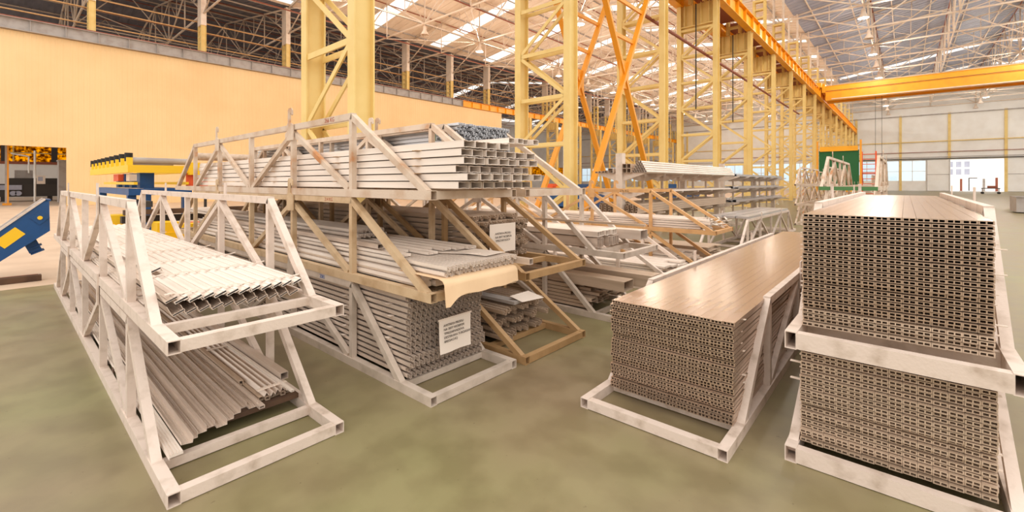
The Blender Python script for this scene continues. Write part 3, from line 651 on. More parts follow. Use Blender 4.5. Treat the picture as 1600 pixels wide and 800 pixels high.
mb = MB(); mb.add(vs := [((.40*i/6), -.01*math.sin(i)*j/5-.01, .30-.30*j/5) for j in range(6) for i in range(7)] + [((.40*i/6), -.01*math.sin(i)*j/5-.0088, .30-.30*j/5) for j in range(6) for i in range(7)],
   [(j*7+i, j*7+i+1, j*7+i+8, j*7+i+7) for j in range(5) for i in range(6)] + [(42+j*7+i+7, 42+j*7+i+8, 42+j*7+i+1, 42+j*7+i) for j in range(5) for i in range(6)])
mb.obj('sheet', 'paper', sh2, True)
lines(sh2, [('AVSTRIYA PROFILI', 'ink'), ('NA 2877 WOBPOR', 'ink'), ('TPREZARVADDV', 'ink')], .07, .19, .03, .036, -.022)
sh3 = tag(MB().add([(0, 0, 0), (.3, 0, 0), (.34, -.18, -.05), (.02, -.15, -.04), (0, 0, -.002), (.3, 0, -.002), (.34, -.18, -.052), (.02, -.15, -.042)], [(0,1,2,3),(7,6,5,4),(0,4,5,1),(1,5,6,2),(2,6,7,3),(3,7,4,0)]).obj('paper_scrap', 'paper', loc=FC.P(.5, .35, .47), rz=PI/2), 'crumpled white paper scrap on the low pile of the brown floor stillage', 'paper')
# --- S loads
for c in range(7): hollow('square_tube', FS, .40+R(-.02, .02), .08+c*.073, .965, 5.6, .066, .066, .005, 'alu_pale', 'small square tube on top of the silver stillage, %s from the left' % ORD[c], 'tube', 'small square tubes on the silver stillage')
for c, n_ in enumerate((.10, .18, .36, .43, .50, .57)): hollow('tall_tube', FS, .38+R(-.02, .02), n_, .835, 5.6, .045, .115, .005, 'alu', 'tall narrow tube on edge in the upper silver stillage, %s from the left' % ORD[c], 'tube', 'tall narrow tubes in the silver stillage')
hollow('box_beam', FS, .10, .66, .90, 5.8, .20, .12, .006, 'alu', 'big box beam at the far side of the upper silver stillage', 'beam')
slab('timber_bearer', FS, .9, .07, .832, .08, .82, .002, 'wood', 'thin timber strip in the upper silver stillage', 'timber')
slab('flat_tube', FS, -.25, .0, 1.14, 5.0, .05, .025, 'alu_dusty', 'long thin flat tube lying high across the front of the upper silver stillage', 'tube', yaw=.02)
hollow('box_beam', FS, .05, .12, .345, 5.9, .24, .12, .006, 'alu_dusty', 'front big box beam in the silver floor stillage', 'beam')
hollow('box_beam', FS, -.12, .50, .345, 6.0, .26, .15, .006, 'alu_dusty', 'rear big box beam in the silver floor stillage', 'beam')
for r in range(6):
    for c in range(5):
        hollow('flat_profile', FS, .5+R(-.08, .35), .08+c*.16, .078+r*.044, 5.8, .145, .036, .003, 'alu_dusty', 'flat profile under the big beams, %s layer from the floor, %s from the left' % (ORD[r], ORD[c]), 'profile', 'flat profiles of the silver floor stillage')
for c in range(4): hollow('square_tube', FS, .95+c*.04, .375+.0*c+c*.03, .345+.0, 5, .028, .04, .003, 'alu', 'small tube between the two big beams, %s from the left' % ORD[c], 'tube', 'small tubes between the big beams')
# --- U and T loads
for r in range(8):
    for c in range(4): slab('flat_sheet', FU, .35+R(-.06, .25), .08+c*.2, .075+r*.038, 5.8, .19, .03, 'alu_pale', 'pale flat sheet in the white floor stillage, %s layer from the floor, %s from left' % (ORD[r], ORD[c]), 'panel', 'pale flat panels in the white floor stillage')
for r in range(4):
    for c in range(8): hollow('pale_strip', FT, .15+c*.04+R(-.1, .3), .09+c*.102, .825+r*.042, 5.9, .09, .034, .003, 'alu_pale', 'pale strip in the upper tan stillage, %s layer from the bottom, %s from left' % (ORD[r], ORD[c]), 'strip', 'pale strips in the upper tan stillage')
for k in range(26):
    a_ = R(0, PI); o = MB().box(0, -.012, 0, R(.1, .22), .012, .003).obj('curled_offcut', 'alu_pale', loc=FT.P(R(.05, .3), R(.35, .9), .83+R(0, .17))); o.rotation_euler = (R(-.5, .5), R(-.3, .3), a_)
    tag(o, 'thin curled offcut at the frayed end of the upper tan stillage load', 'offcut', 'curled offcuts on the tan stillage')
for r in range(7):
    for c in range(5): slab('flat_sheet', FT, .5+R(-.06, .3), .08+c*.17, .075+r*.04, 5.6, .16, .03, 'alu_pale', 'pale flat sheet in the lower tan stillage, %s layer from the floor, %s from left' % (ORD[r], ORD[c]), 'panel', 'pale flat panels in the lower tan stillage')
# flat bundle pile on the floor behind
FX = Fr(-2.9, 9.13, .72, 'L')
for r in range(15):
    for c in range(3): slab('flat_bundle', FX, R(-.04, .04), .0+c*.24, .05+r*.0205, 4.0, .235, .014, 'alu_dusty', 'grey-brown flat bundle of the low floor pile, %s layer from the floor, %s from left' % (ORD[r], ORD[c]), 'bundle', 'flat bundles of the low floor pile')
for u in (.4, 1.6, 3.2): slab('timber_bearer', FX, u, 0, 0, .08, .72, .05, 'wood', 'timber bearer under the low floor pile, %s from the right' % {.4: 'first', 1.6: 'second', 3.2: 'third'}[u], 'timber', 'bearers of the low floor pile')
# --- A2: two layers of tilted profiles
c_, s_ = math.cos(.42), math.sin(.42)
def tilt(rects_pts): return rects_pts
def tilted_profile(w, gap, tail):
    mb = MB(); L = 6.35
    def pl(x0, z0, x1, z1): # bar in section plane, coordinates rotated by the tilt
        mb.add([(u, x*c_-z*s_, x*s_+z*c_) for u in (0, L) for x, z in ((x0,z0),(x1,z0),(x1,z1),(x0,z1))], [(0,1,2,3),(7,6,5,4),(0,4,5,1),(1,5,6,2),(2,6,7,3),(3,7,4,0)])
    pl(0, 0, w, .003); pl(0, gap, w, gap+.003); pl(0, .003, .003, gap); pl(w-.003, .003, w, gap); pl(w*.5, .003, w*.5+.003, gap)
    pl(w*.25, gap+.003, w*.25+.003, gap+.008); pl(w*.7, gap+.003, w*.7+.003, gap+.008)
    if tail: pl(w*.02-.004, gap, w*.02, gap+tail) 
    else: pl(w-.003, -.022, w, 0); pl(w*.6, -.004, w, 0)
    return mb
# local y grows towards the camera side; mirror so that bars rise away from the camera
def mirror(mb, w): mb.v = [(x, w-y, z) for x, y, z in mb.v]; mb.f = [tuple(reversed(f)) for f in mb.f]; return mb
meA = mirror(tilted_profile(.072, .012, 0), .066).mesh('tilted_profile', 'alu_pale'); meA2 = mirror(tilted_profile(.066, .010, .06), .066).mesh('tilted_profile', 'alu')
def slot_plug(w, gap):  # black plug filling the slot mouth at the near end
    mb = MB(); mb.add([(u, x*c_-z*s_, x*s_+z*c_) for u in (-.001, .03) for x, z in ((.004, .0035), (w-.004, .0035), (w-.004, gap-.0005), (.004, gap-.0005))], [(0,1,2,3),(7,6,5,4),(0,4,5,1),(1,5,6,2),(2,6,7,3),(3,7,4,0)]); return mirror(mb, .066).mesh('slot_plug', 'black')
plug1, plug2 = slot_plug(.072, .012), slot_plug(.066, .010); _put0 = put
def put(name, me, *a, **k):
    o = _put0(name, me, *a, **k)
    if name == 'tilted_profile': link('slot_plug', plug1 if me == meA else plug2, o)
    return o
for c in range(11):
    put('tilted_profile', meA, FA, .44+R(-.008, .008)+.01*(c == 0), .13+c*.066, .915, 'tilted slotted profile of the upper taped layer, %s from the left' % ORD[c], 'profile', 'upper taped layer of tilted profiles', w=.066)
    put('tilted_profile', meA2, FA, .46+R(-.01, .01), .12+c*.066, .842, 'tilted finned profile of the lower layer, %s from the left' % ORD[c], 'profile', 'lower layer of tilted profiles', w=.066)
put('tilted_profile', meA2, FA, .46, .085, .925, 'single tilted profile standing a little high at the near side of the taped layer', 'profile', None, w=.066)
put('tilted_profile', meA, FA, 1.35, .17, .968, 'single tilted profile lying on top of the taped layer', 'profile', None, w=.066)
for i, u in enumerate((.52, 1.25, 1.95, 2.7, 3.6, 4.6, 5.6)):
    mb = MB(); q = 24; 
    for j in range(q):
        n0 = .09+(.82)*j/q; n1 = n0+.82/q; z0 = .966+.006*math.sin(j*1.9); z1 = .966+.006*math.sin((j+1)*1.9)
        mb.bar(FA.P(u+.03*j/q, n0, z0), FA.P(u+.03*(j+1)/q, n1, z1), .022, .004)
    tag(mb.obj('tape_band', 'tape'), 'white tape band across the upper taped layer, %s from the front' % ['first', 'second', 'third', 'fourth', 'fifth', 'sixth', 'seventh'][i], 'tape', 'tape bands over the tilted profiles')
for i in range(5): slab('flat_strip', FA, .95+.25*i, .065+.012*i, .838+.012*i, 5.2-.2*i, .05, .008, 'alu_pale', 'pale flat strip beside the tilted profiles, %s step from the left' % ORD[i], 'strip', 'flat strips beside the tilted profiles')
for i, u in enumerate((.75, 1.15, 1.55, 2.1, 3.0)): slab('spacer_stick', FA, u, .045, .90, .03, .16, .006, 'tape', 'short pale spacer at the near side of the tilted profiles, %s from front' % ORD[i], 'stick', 'short spacers by the tilted profiles', yaw=.05)
# --- A1: loose strips
for u in (.55, 2.1, 3.7, 5.4): slab('timber_batten', FA, u, .06, .072, .07, .82, .03, 'darkwood', 'dark timber batten under the loose ridged strips, %s from the front' % {.55: 'first', 2.1: 'second', 3.7: 'third', 5.4: 'fourth'}[u], 'timber', 'battens under the loose strips')
fin = MB().box(0, 0, 0, 6.2, .058, .003).box(0, 0, .003, 6.2, .003, .036).box(0, .018, .003, 6.2, .020, .008).box(0, .034, .003, 6.2, .036, .010).box(0, .055, .003, 6.2, .058, .014).mesh('finned_strip', 'alu')
for i in range(8):
    put('finned_strip', fin, FA, [.42, .45, .47, .43, .5, .52, .6, .55][i]+R(0, .03), .175+i*.054, .104+(.004 if i % 2 else 0), 'finned strip with upright edge in the loose load, %s from the left' % ORD[i], 'strip', 'finned strips of the loose load', w=.058)
put('finned_strip', fin, FA, .36, .135, .115, 'finned strip lying tilted nearest the left strut of the loose load', 'strip', None, w=.058, roll=.15)
rib = MB().box(0, 0, 0, 6.3, .062, .014)
for x in (.004, .018, .032, .046): rib.box(0, x, .014, 6.3, x+.008, .019)
rib.box(0, .062, -.01, 6.3, .066, .019)
rib = rib.mesh('ribbed_bar', 'alu_pale'); put('ribbed_bar', rib, FA, .30, .068, .103, 'ribbed flat bar lying apart at the near side of the loose load', 'bar', None, w=.066)
vr = MB().prism([(0, 0), (.003, 0), (.017, .024), (.031, 0), (.034, 0), (.034, .004), (.019, .030), (.015, .030), (0, .004)], 'x', 0, 6.0).mesh('ridge_profile', 'alu')
for i in range(5): put('ridge_profile', vr, FA, .58+R(-.02, .05), .665+i*.036, .135, 'roof-shaped ridge profile on the loose load, %s from the left' % ORD[i], 'profile', 'ridge profiles of the loose load', w=.034)
for i in range(6): hollow('small_tube', FA, .62+R(-.03, .03), .64+i*.034, .106, 6.0, .030, .026, .0025, 'alu_dusty', 'small tube under the ridge profiles of the loose load, %s from the left' % ORD[i], 'tube', 'small tubes of the loose load')
hollow('box_profile', FA, .50, .60, .106, 6.0, .035, .02, .003, 'alu', 'thin channel lying alone between the two halves of the loose load', 'profile')
hollow('box_profile', FA, .95, .618, .128, 5.4, .03, .03, .004, 'alu_dusty', 'short dark-mouthed box profile on the loose load', 'profile')
hollow('box_profile', FA, .72, .862-.04, .165, 6.0, .055, .05, .003, 'alu', 'box profile raised along the far side of the loose load', 'profile')
hollow('box_profile', FA, .46, .79, .166, 6.2, .022, .012, .002, 'alu_pale', 'long thin channel beside the raised box profile of the loose load', 'profile')
for u in (.65, 1.8): slab('spacer_stick', FA, u, .64, .166, .03, .2, .006, 'tape', 'small pale spacer on the ridge profiles, %s one' % ('front' if u < 1 else 'rear'), 'stick', 'small spacers on the loose load')
# --- R: cool bright bundle carried on the empty rack's top
for i in range(3): slab('flat_bundle', FR_, 1.2, .05+i*.3, .755, 4.8, .27, .05, 'alu_cool', 'bright bundle on the empty white stillage along the hall, %s from the left' % ORD[i], 'bundle', 'bright bundles on the stillage along the hall')
# ------------------------------------------------------------ cantilever rack with long stock
def make_cant(y0, y1, label, m='rack_silver'):
    t = thing('cantilever_rack', label, 'rack', (-5.4, y0, 0)); L = y1-y0
    MB().box(-.09, -.09, 0, .09, .09, 2.36).obj('main_upright', m, t); MB().box(-.09, L-.09, 0, .09, L+.09, 2.0).obj('main_upright', m, t); MB().box(-.09, L*.55-.09, 0, .09, L*.55+.09, 1.9).obj('main_upright', m, t)
    MB().box(-.7, -.1, 0, .7, .1, .12).obj('base_foot', m, t); MB().box(-.7, L-.1, 0, .7, L+.1, .12).obj('base_foot', m, t)
    for z in (.86, 1.38, 1.86):
        n = 7
        for j in range(n):
            y = L*j/(n-1)
            MB().prism([(-.62, z), (.62, z), (.62, z-.03), (.12, z-.19), (-.12, z-.19), (-.62, z-.03)], 'y', y-.03, y+.03).obj('arm', m, t)
            if 0 < j < n-1: MB().box(-.03, y-.03, z-.48, .03, y+.03, z-.19).obj('hanger', m, t)
        MB().box(-.05, 0, z-.08, .05, L, z-.02).obj('shelf_beam', m, t)
    return t
make_cant(10.3, 18.0, 'nearer grey cantilever rack with a pyramid of square tubes on top')
make_cant(18.6, 27.6, 'further grey cantilever rack carrying bright bundles, behind the nearer one')
FK = Fr(-6.05, 10.2, 1.3, 'H'); FK2 = Fr(-6.05, 18.5, 1.3, 'H')
def ht(name, fr, u, n, z, L, w, h, m, label, group): return hollow(name, fr, u, n, z, L, w, h, .006, m, label, 'tube', group)
for k in range(6): ht('square_tube', FK, .0+R(-.04, .04), .0+k*.085, 1.865, 7.4, .06, .045+.008*k, 'alu_dusty', 'flat tube on the left arm of the nearer cantilever rack top, %s from left' % ORD[k], 'flat tubes on the cantilever rack top')
ht('box_tube', FK, -.04, .37, 1.865, 7.4, .14, .12, 'alu', 'pale box tube left of the top of the cantilever upright', 'box tubes beside the cantilever upright')
for k in range(2):
    for j in range(2): ht('box_tube', FK, -.02, .76+k*.115, 1.865+j*.115, 7.2, .108, .108, 'alu_dusty', 'square box tube right of the cantilever upright, %s, %s of its pair' % (['lower', 'upper'][j], ['left', 'right'][k]), 'box tubes beside the cantilever upright')
for r in range(5):
    for c in range(6-r):
        z_ = 1.865+r*.058; n_ = 1.0+c*.064+r*.032
        o = MB().pipe((0, 0, .03), (7.4, 0, .03), .03, .005).obj('round_tube', 'alu_pale', smooth=True); o.location = FK.P(.02, n_+.03, z_); o.rotation_euler = (0, 0, PI/2); tag(o, 'round tube of the pyramid on the cantilever rack, %s row up, %s from left' % (ORD[r], ORD[c]), 'tube', 'pyramid of tubes on the cantilever rack')
for k in range(9): ht('shelf_profile', FK, R(-.1, .3), .05+k*.135, 1.385, 7.3, .12, .05, 'alu_pale' if k > 4 else 'alu_dusty', 'profile on the middle shelf of the nearer cantilever rack, %s from the left' % ORD[k], 'middle shelf profiles of the nearer cantilever rack')
for r in range(4):
    for k in range(9): ht('grid_tube', FK, .1+R(-.02, .02), .05+k*.125, .865+r*.06, 7.2, .055, .055, 'alu_dusty', 'square tube of the gridded cantilever heap, %s layer up, %s from the left' % (ORD[r], ORD[k]), 'gridded heap of the cantilever rack')
for z, m_ in ((1.865, 'alu_cool'), (1.385, 'alu_cool'), (.865, 'alu_cool')):
    for k in range(7): ht('shelf_bundle', FK2, R(0, .5), .1+k*.155, z, 8.4, .14, .05+R(0, .05), m_, 'bright bundle on the %s shelf of the further cantilever rack, %s from the left' % ({1.865: 'top', 1.385: 'middle', .865: 'lowest'}[z], ORD[k]), '%s shelf bundles of the further cantilever rack' % {1.865: 'top', 1.385: 'middle', .865: 'lowest'}[z])
# ------------------------------------------------------------ far stillages behind the piles
k = 0
for (x, y, m, hi) in ((-4.6, 29.5, 'rack_rust', 3), (-4.3, 37.5, 'rack_rust', 3), (-3.2, 20.0, 'rack_rust', 3), (-2.1, 28.5, 'rack_rust', 2), (-3.0, 46, 'rack_rust', 3)):
    f = Fr(x, y, .95, 'H'); nm = ORD[k]
    for tier in range(hi): rack(f, tier, m, False, True, 'empty rusty stillage down the hall, %s tier of the %s far stack' % (['floor', 'second', 'third'][tier], ['left far', 'left furthest', 'nearest left', 'right middle', 'hindmost'][k]))
    k += 1
FG = Fr(-1.35, 11.2, .95, 'H')
for tier in range(3):
    r_ = rack(FG, tier, 'rack_rust', False, True, '%s of the three stillages stacked behind the plank piles' % ['lowest', 'middle', 'topmost, green-railed one'][tier], z=tier*.75-(.03 if tier else 0))
e_ = MB().box(.0, .0, .0, .05, .95, .075).obj('green_end_rail', 'greenp', r_); e_['label'] = 'green painted end rail'; e_.location = (-.055, 0, 0)
for n_ in (.25, .70): MB().box(-.075, n_, -.06, -.06, n_+.05, .13).obj('end_lug', 'rack_white', r_)
# green screen stand, orange access ladder
t = thing('welding_screen', 'dark green screen in an orange frame at the foot of the far columns', 'screen', (-3.1, 34, 0))
MB().box(-1.0, -.02, 1.3, 1.0, .02, 3.6).obj('screen_cloth', 'green', t)
MB().box(-.95, -.08, 3.55, .95, .06, 3.85).obj('top_board', 'orange', t); MB().box(-1.05, -.05, 1.05, 1.05, .05, 1.3).obj('bottom_board', 'orange', t)
for x in (-1.08, 1.08): MB().box(x-.05, -.05, 0, x+.05, .05, 4.2).obj('side_post', 'orange2', t)
t = thing('access_ladder', 'orange ladder tower between the green screen and the far windows', 'ladder', (-1.75, 36.0, 0))
for x in (-.35, .35):
    for y in (0, .6): MB().bar((x, y, 0), (x, y, 3.6), .06, .06, (1, 0, 0)).obj('rail', 'red', t)
mb = MB()
for j in range(11): mb.bar((-.35, 0, .3+.31*j), (.35, 0, .3+.31*j), .04)
mb.obj('rungs', 'red', t); MB().box(-.4, -.05, 2.2, .4, .65, 2.26).obj('platform', 'red', t)
# ------------------------------------------------------------ items in and beyond the doorway
t = thing('white_building', 'white building with pale blue windows seen through the open doorway', 'building', (9.2, 160, 0))
MB().box(-14, 0, 0, 20, 8, 13).obj('wall', 'outside', t)
for r in range(2):
    for c in range(3): MB().box(-.2+c*1.5-.9, -.05, 3.6+r*1.9, .75+c*1.5-.9, 0.02, 5.0+r*1.9).obj('window', M['glass2'] if 'glass2' in M else 'roof_blue', t)
for i, (x, y, h, m_) in enumerate(((7.9, 120, 2.3, 'redbrown'), (10.8, 119, 2.3, 'greysteel'), (12.5, 120, 2.5, 'redbrown'))):
    tag(MB().box(-.16, -.12, 0, .16, .12, h).box(-.25, -.2, 0, .25, .2, .06).obj('gate_post', m_, loc=(x, y, 0)), ['red-brown post at the left of the open doorway', 'grey post in the middle of the open doorway', 'red-brown post at the right of the open doorway'][i], 'post')
tag(MB().bar((0, 0, 0), (0, 0, 2.5), .14).bar((0, 0, 2.45), (1.1, 0, 2.45), .16).obj('bracket_post', 'dark', loc=(9.1, 122, 0)), 'dark angled post with a top arm outside the doorway', 'post')
t = thing('utility_cart', 'small cart with dark top and red box just inside the open doorway', 'cart', (9.0, 92, 0))
MB().box(-.9, -.5, .75, .9, .5, .85).obj('top', 'dark', t); MB().box(-.3, -.3, .85, .6, .3, 1.15).obj('box', 'redbrown', t)
for x in (-.8, .8):
    for y in (-.4, .4): MB().cyl((x, y-.05, .15), (x, y+.05, .15), .15, n=12).obj('wheel', 'black', t); MB().box(x-.03, y-.03, .15, x+.03, y+.03, .75).obj('leg', 'greysteel', t)
t = thing('scrap_bin', 'grey steel scrap bin standing on the floor at the right edge', 'bin', (6.1, 36.4, 0))
MB().box(-1.7, -1, .06, 1.9, -.95, .88).box(-1.7, .95, .06, 1.9, 1, .88).box(-1.7, -.95, .06, -1.65, .95, .88).box(1.85, -.95, .06, 1.9, .95, .88).box(-1.65, -.95, .06, 1.85, .95, .1).obj('body', 'greysteel', t)
MB().box(-1.75, -1.05, .84, 1.95, -.93, .92).obj('rim', 'greysteel', t)
for x in (-1.4, 1.6): MB().box(x-.08, -.9, 0, x+.08, .9, .06).obj('skid', 'dark', t)
# ------------------------------------------------------------ left: yellow and blue roller line
t = thing('roller_line', 'yellow and blue roller line standing in front of the cream wall', 'machine', (-12.2, 1.75, 0))
L = 6.0
MB().box(-L, 0, 1.84, 0, .12, 2.0).box(-L, 1.0, 1.84, 0, 1.12, 2.0).box(-.12, .12, 1.84, 0, 1.0, 2.0).obj('bed_frame', 'myellow', t)
for j in range(9):
    x = -.25-j*.68
    MB().box(x-.12, 0, 2.0, x+.12, .1, 2.16).obj('bearing_block', 'myellow', t); MB().cyl((x, .05, 2.08), (x, .05, 2.26), .07, n=12).obj('adjuster_knob', 'black', t)
    if j in (0, 2, 4, 6): MB().cyl((x, .1, 2.1), (x, 1.1, 2.1), .07, n=12).obj('roller', 'greysteel', t)
MB().box(-.1, 1.05, 1.8, .12, 1.25, 2.08).obj('end_bracket', 'myellow', t)
for x in (-.5, -1.4, -2.3, -3.2): MB().box(x-.16, .25, 1.5, x+.16, .5, 1.84).obj('riser', 'blue', t)
MB().box(-L*.7, .1, 1.58, 0, .16, 1.64).box(-L*.7, 1.0, 1.58, 0, 1.06, 1.64).obj('lower_rail', 'myellow', t)
MB().box(-4.2, 0, 1.36, .1, .14, 1.5).box(-4.2, .95, 1.36, .1, 1.1, 1.5).box(-.05, .14, 1.36, .1, .95, 1.5).obj('blue_frame', 'blue', t)
for x in (-4.1, -.1):
    for y in (.0, .95): MB().box(x-.06, y, 0, x+.1, y+.14, 1.36).obj('leg', 'blue', t)
MB().box(-1.6, .2, 1.66, -1.2, .35, 1.82).obj('control_box', 'paper', t); MB().box(-3.0, .15, 1.66, -2.3, .3, 1.83).obj('guard_panel', 'red', t)
tag(MB().cyl((-12.6, 3.0, 2.24), (-12.1, 6.5, 2.24), .09, n=14).obj('long_pipe', 'alu_dusty', smooth=True), 'dusty round pipe lying at the top beside the roller line', 'pipe')
t = thing('warning_board', 'white and orange-red panel standing beside the roller line', 'board', (-12.3, 2.78, 0))
MB().box(-.02, 0, 1.55, .02, .42, 1.88).obj('lower_panel', 'red', t); MB().box(-.02, 0, 1.88, .02, .42, 2.08).obj('upper_panel', 'paper', t); MB().box(-.02, .02, 0, .02, .07, 1.55).obj('leg', 'dark', t); MB().box(-.02, .35, 0, .02, .40, 1.55).obj('leg', 'dark', t)
# dark beams, yellow blocks and pipe lower down
t = thing('beam_table', 'dark steel beam table under the roller line', 'table', (-11.6, 1.9, 0))
MB().box(-2.2, 0, 1.13, .1, .14, 1.25).obj('beam', 'dark', t); MB().box(-.1, -.3, .98, .1, 1.9, 1.08).obj('beam', 'darkwood', t); MB().box(-.4, -.3, .80, -.2, 2.2, .94).obj('beam', 'dark', t)
for y in (-.2, 1.7): MB().box(-.3, y, 0, -.1, y+.15, .8).obj('leg', 'dark', t)
for i, (x, y, z, s) in enumerate(((-11.2, 1.98, .34, .42), (-11.0, 2.35, .3, .3), (-12.5, 1.35, .45, .45))):
    tag(MB().box(-.3, 0, 0, .3, s, .3).box(-.26, .03, .3, .26, s-.03, .5).box(-.22, .06, -z, -.1, .18, 0).box(.1, .06, -z, .22, .18, 0).obj('yellow_clamp', 'myellow', loc=(x, y, z)), ['yellow clamp block behind the left front stillage', 'second yellow clamp block, right of the larger one', 'yellow clamp block behind the left stillage uprights'][i], 'clamp')
tag(MB().cyl((-11.3, 2.2, .78), (-10.6, 3.6, .78), .045, n=12).obj('copper_pipe', 'copper', smooth=True), 'red-brown round pipe lying above the yellow clamp blocks', 'pipe')
# blue inclined conveyor
t = thing('blue_conveyor', 'blue inclined conveyor box with a yellow plate at the left edge', 'conveyor', (-11.05, 0, 0))
side = [(-2.0, .12), (-.28, .12), (.56, .80), (.55, 1.31), (.50, 1.33), (-.40, .46), (-2.0, .46)]
for x0 in (-.03, -.60): MB().prism(side, 'x', x0, x0+.03).obj('side_wall', 'blue', t)
def edge(x0, x1): return MB().bar(((x0+x1)/2, .50, 1.345), ((x0+x1)/2, -.41, .475), x1-x0, .03).bar(((x0+x1)/2, -.40, .475), ((x0+x1)/2, -2.0, .475), x1-x0, .03)
edge(-.04, .02).obj('top_edge', 'rack_white', t); edge(-.62, -.56).obj('top_edge', 'rack_white', t)
MB().prism([(-2.0, .12), (-.28, .12), (.56, .80), (.53, .84), (-.30, .16), (-2.0, .16)], 'x', -.57, -.03).obj('floor_plate', 'blue', t)
MB().box(-.57, .52, .82, -.03, .55, 1.31).box(-.60, .50, 1.31, 0, .57, 1.34).obj('end_wall', 'blue', t)
c_e, s_e = math.cos(.76), math.sin(.76)
def on_side(y, z, hw, hh, x0, x1): return MB().add([(x, y+a*c_e-b*s_e, z+a*s_e+b*c_e) for a, b in ((-hw,-hh),(hw,-hh),(hw,hh),(-hw,hh)) for x in (x0, x1)], [(0,2,3,1),(2,4,5,3),(4,6,7,5),(6,0,1,7),(0,6,4,2),(1,3,5,7)])
on_side(.10, .72, .16, .085, .0, .006).obj('yellow_plate', 'myellow', t)
on_side(.44, 1.03, .085, .085, .0, .012).obj('bearing_plate', 'blue', t); MB().cyl((.012, .44, 1.03), (.035, .44, 1.03), .032, n=16).obj('bearing_cap', 'myellow', t)
MB().bar((-.25, .33, .62), (-.25, .40, .44), .12, .16, (0, 1, 0)).bar((-.25, .34, .40), (-.25, .50, .47), .02, .22, (1, 0, 0)).bar((-.25, .34, .50), (-.25, .47, .56), .02, .2, (1, 0, 0)).obj('mounting_leg', 'blue', t)
for y_ in (-1.8, -.6): MB().box(-.5, y_, 0, -.1, y_+.08, .12).obj('foot', 'blue', t)
t = tag(MB().box(-11.15, -1.2, 0, -11.0, .45, .09).obj('angle_beam', 'darkwood'), 'dark beam lying on the pale concrete by the green floor edge', 'beam'); t.location = (.2, 0, 0)
tag(MB().box(-11.35, -1.2, 0, -11.25, .42, .07).obj('angle_beam', 'redbrown', loc=(.2, 0, 0)), 'thin red-brown beam lying behind the dark beam on the concrete', 'beam')
# ------------------------------------------------------------ workshop seen through the opening in the cream wall
tag(MB().box(-74, -16, 0, -73.8, 10.5, 3.6).box(-74.05, -16, 3.6, -73.75, 10.5, 3.66).obj('partition', 'panel'), 'grey partition wall behind the opening in the cream wall', 'partition')
tag(MB().box(-73.8, -16, 3.66, -73.7, 10.5, 3.95).obj('red_rail', 'redbrown'), 'dark red rail along the top of the partition behind the opening', 'rail')
t = thing('workshop_line', 'dark production machine standing inside the workshop opening', 'machine', (-58, 0, 0))
MB().box(-1, -3.4, .4, 1, 6.0, 1.5).obj('bed', 'dark', t); MB().box(-.9, .3, 1.5, .6, 3.6, 2.0).obj('housing', 'dark', t); MB().box(-.5, 3.9, 1.5, .5, 5.6, 1.9).obj('housing', 'black', t)
MB().box(-1, .8, 2.0, -.6, 1.9, 2.7).obj('cabinet', 'greysteel', t)
for y in (-2.8, 0, 2.8, 5.6): MB().box(-.8, y, 0, .8, y+.25, .4).obj('foot', 'dark', t)
MB().box(1.0, -2, 1.0, 1.1, 1.2, 1.4).obj('apron_plate', 'roof_blue', t)
for y in (.7, 1.0): MB().cyl((1.0, y, .7), (1.15, y, .7), .2, n=14).obj('hand_wheel', 'roof_blue', t)
t = thing('control_panel', 'pale control panel on a bent arm in the workshop opening', 'panel', (-55, 2.15, 0))
MB().cyl((0, -.25, 0), (0, -.25, 4.3), .07, n=8).obj('pole', 'panel', t); MB().cyl((0, -.6, 3.8), (0, -1.6, 4.0), .06, n=8).cyl((0, -.6, 3.8), (0, -.6, 2.4), .05, n=8).obj('arm', 'panel', t)
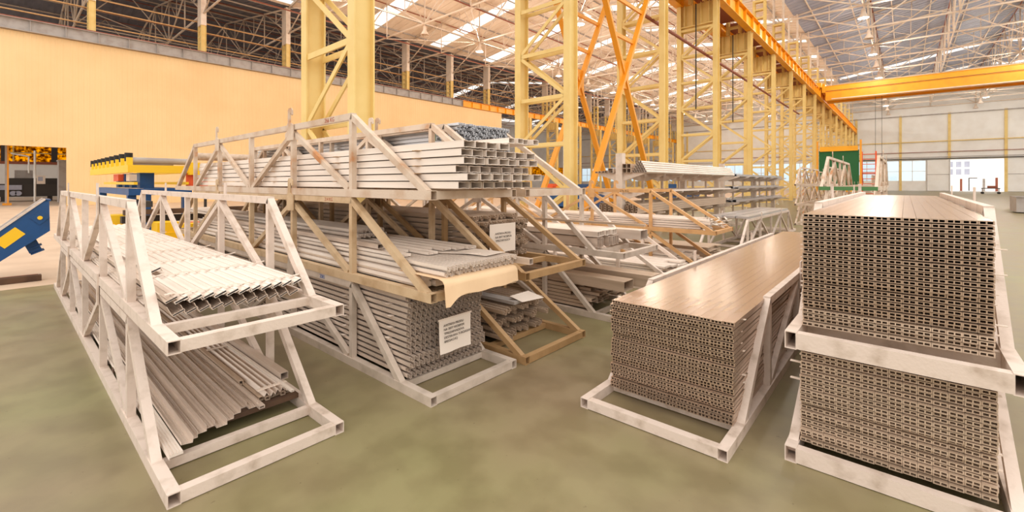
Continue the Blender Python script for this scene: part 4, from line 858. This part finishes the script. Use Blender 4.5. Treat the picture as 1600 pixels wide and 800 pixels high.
MB().box(-.05, -.15, 1.5, .2, .35, 2.2).obj('panel_case', 'paper', t); MB().box(.2, -.08, 1.75, .21, .2, 2.1).obj('screen', 'roof_blue', t)
t = thing('workshop_post', 'yellow and grey steel post inside the workshop opening', 'post', (-48.3, .30, 0))
MB().box(-.12, .0, .15, .12, .09, 5.2).obj('post', 'orange2', t); MB().box(-.12, -.10, .15, .12, 0, 5.2).obj('post_flange', 'greysteel', t); MB().box(-.3, -.22, 0, .3, .22, .15).obj('base_plate', 'orange2', t)
tag(MB().box(-.6, 0, .06, .8, .9, 3.3).box(-.65, -.05, 3.3, .85, .95, 3.4).box(-.5, .1, 0, .7, .8, .06).box(.8, .15, 1.0, .83, .75, 3.0).obj('grey_cabinet', 'greysteel', loc=(-50.6, 3.0, 0)), 'tall grey cabinet at the right side of the workshop opening', 'cabinet')
for y in (3.95, .0, -6): trim(MB().box(-76, y, 0, -75.6, y+.5, 14), 'dark')
# small machines far back between the yellow columns
for i, (x, y) in enumerate(((-15.5, 24), (-19, 30), (-24, 33), (-13.9, 36))):
    t = thing('far_machine', ['blue and orange machine far behind the cantilever rack', 'blue machine far behind the yellow columns', 'blue and red machine far left behind the stillages', 'small blue machine in the far middle bay'][i], 'machine', (x, y, 0))
    MB().box(-1.6, -.6, .1, 1.6, .6, .9).obj('bed', 'blue', t); MB().box(-.8, -.5, .9, .3, .5, 1.5).obj('head', 'blue' if i != 2 else 'red', t); MB().box(.6, -.4, .9, 1.3, .4, 1.3).obj('motor', 'orange2', t)
    for x_ in (-1.4, 1.4): MB().box(x_-.12, -.5, 0, x_+.12, .5, .1).obj('foot', 'dark', t)
for i in range(4):
    x, y = (-13.5+i*.35, 19+i*2.5)
    t = thing('timber_pallet', 'wooden pallet on the floor behind the cantilever rack, %s from the front' % ORD[i], 'pallet', (x, y, 0), R(-.2, .2), 'pallets behind the cantilever rack')
    for j in range(6): MB().box(-.6+.22*j, -.4, .1, -.48+.22*j, .4, .12).obj('deck_board', 'wood', t)
    for j in (-.4, -.04, .32): MB().box(-.6, j, 0, .62, j+.08, .1).obj('bearer', 'wood', t)
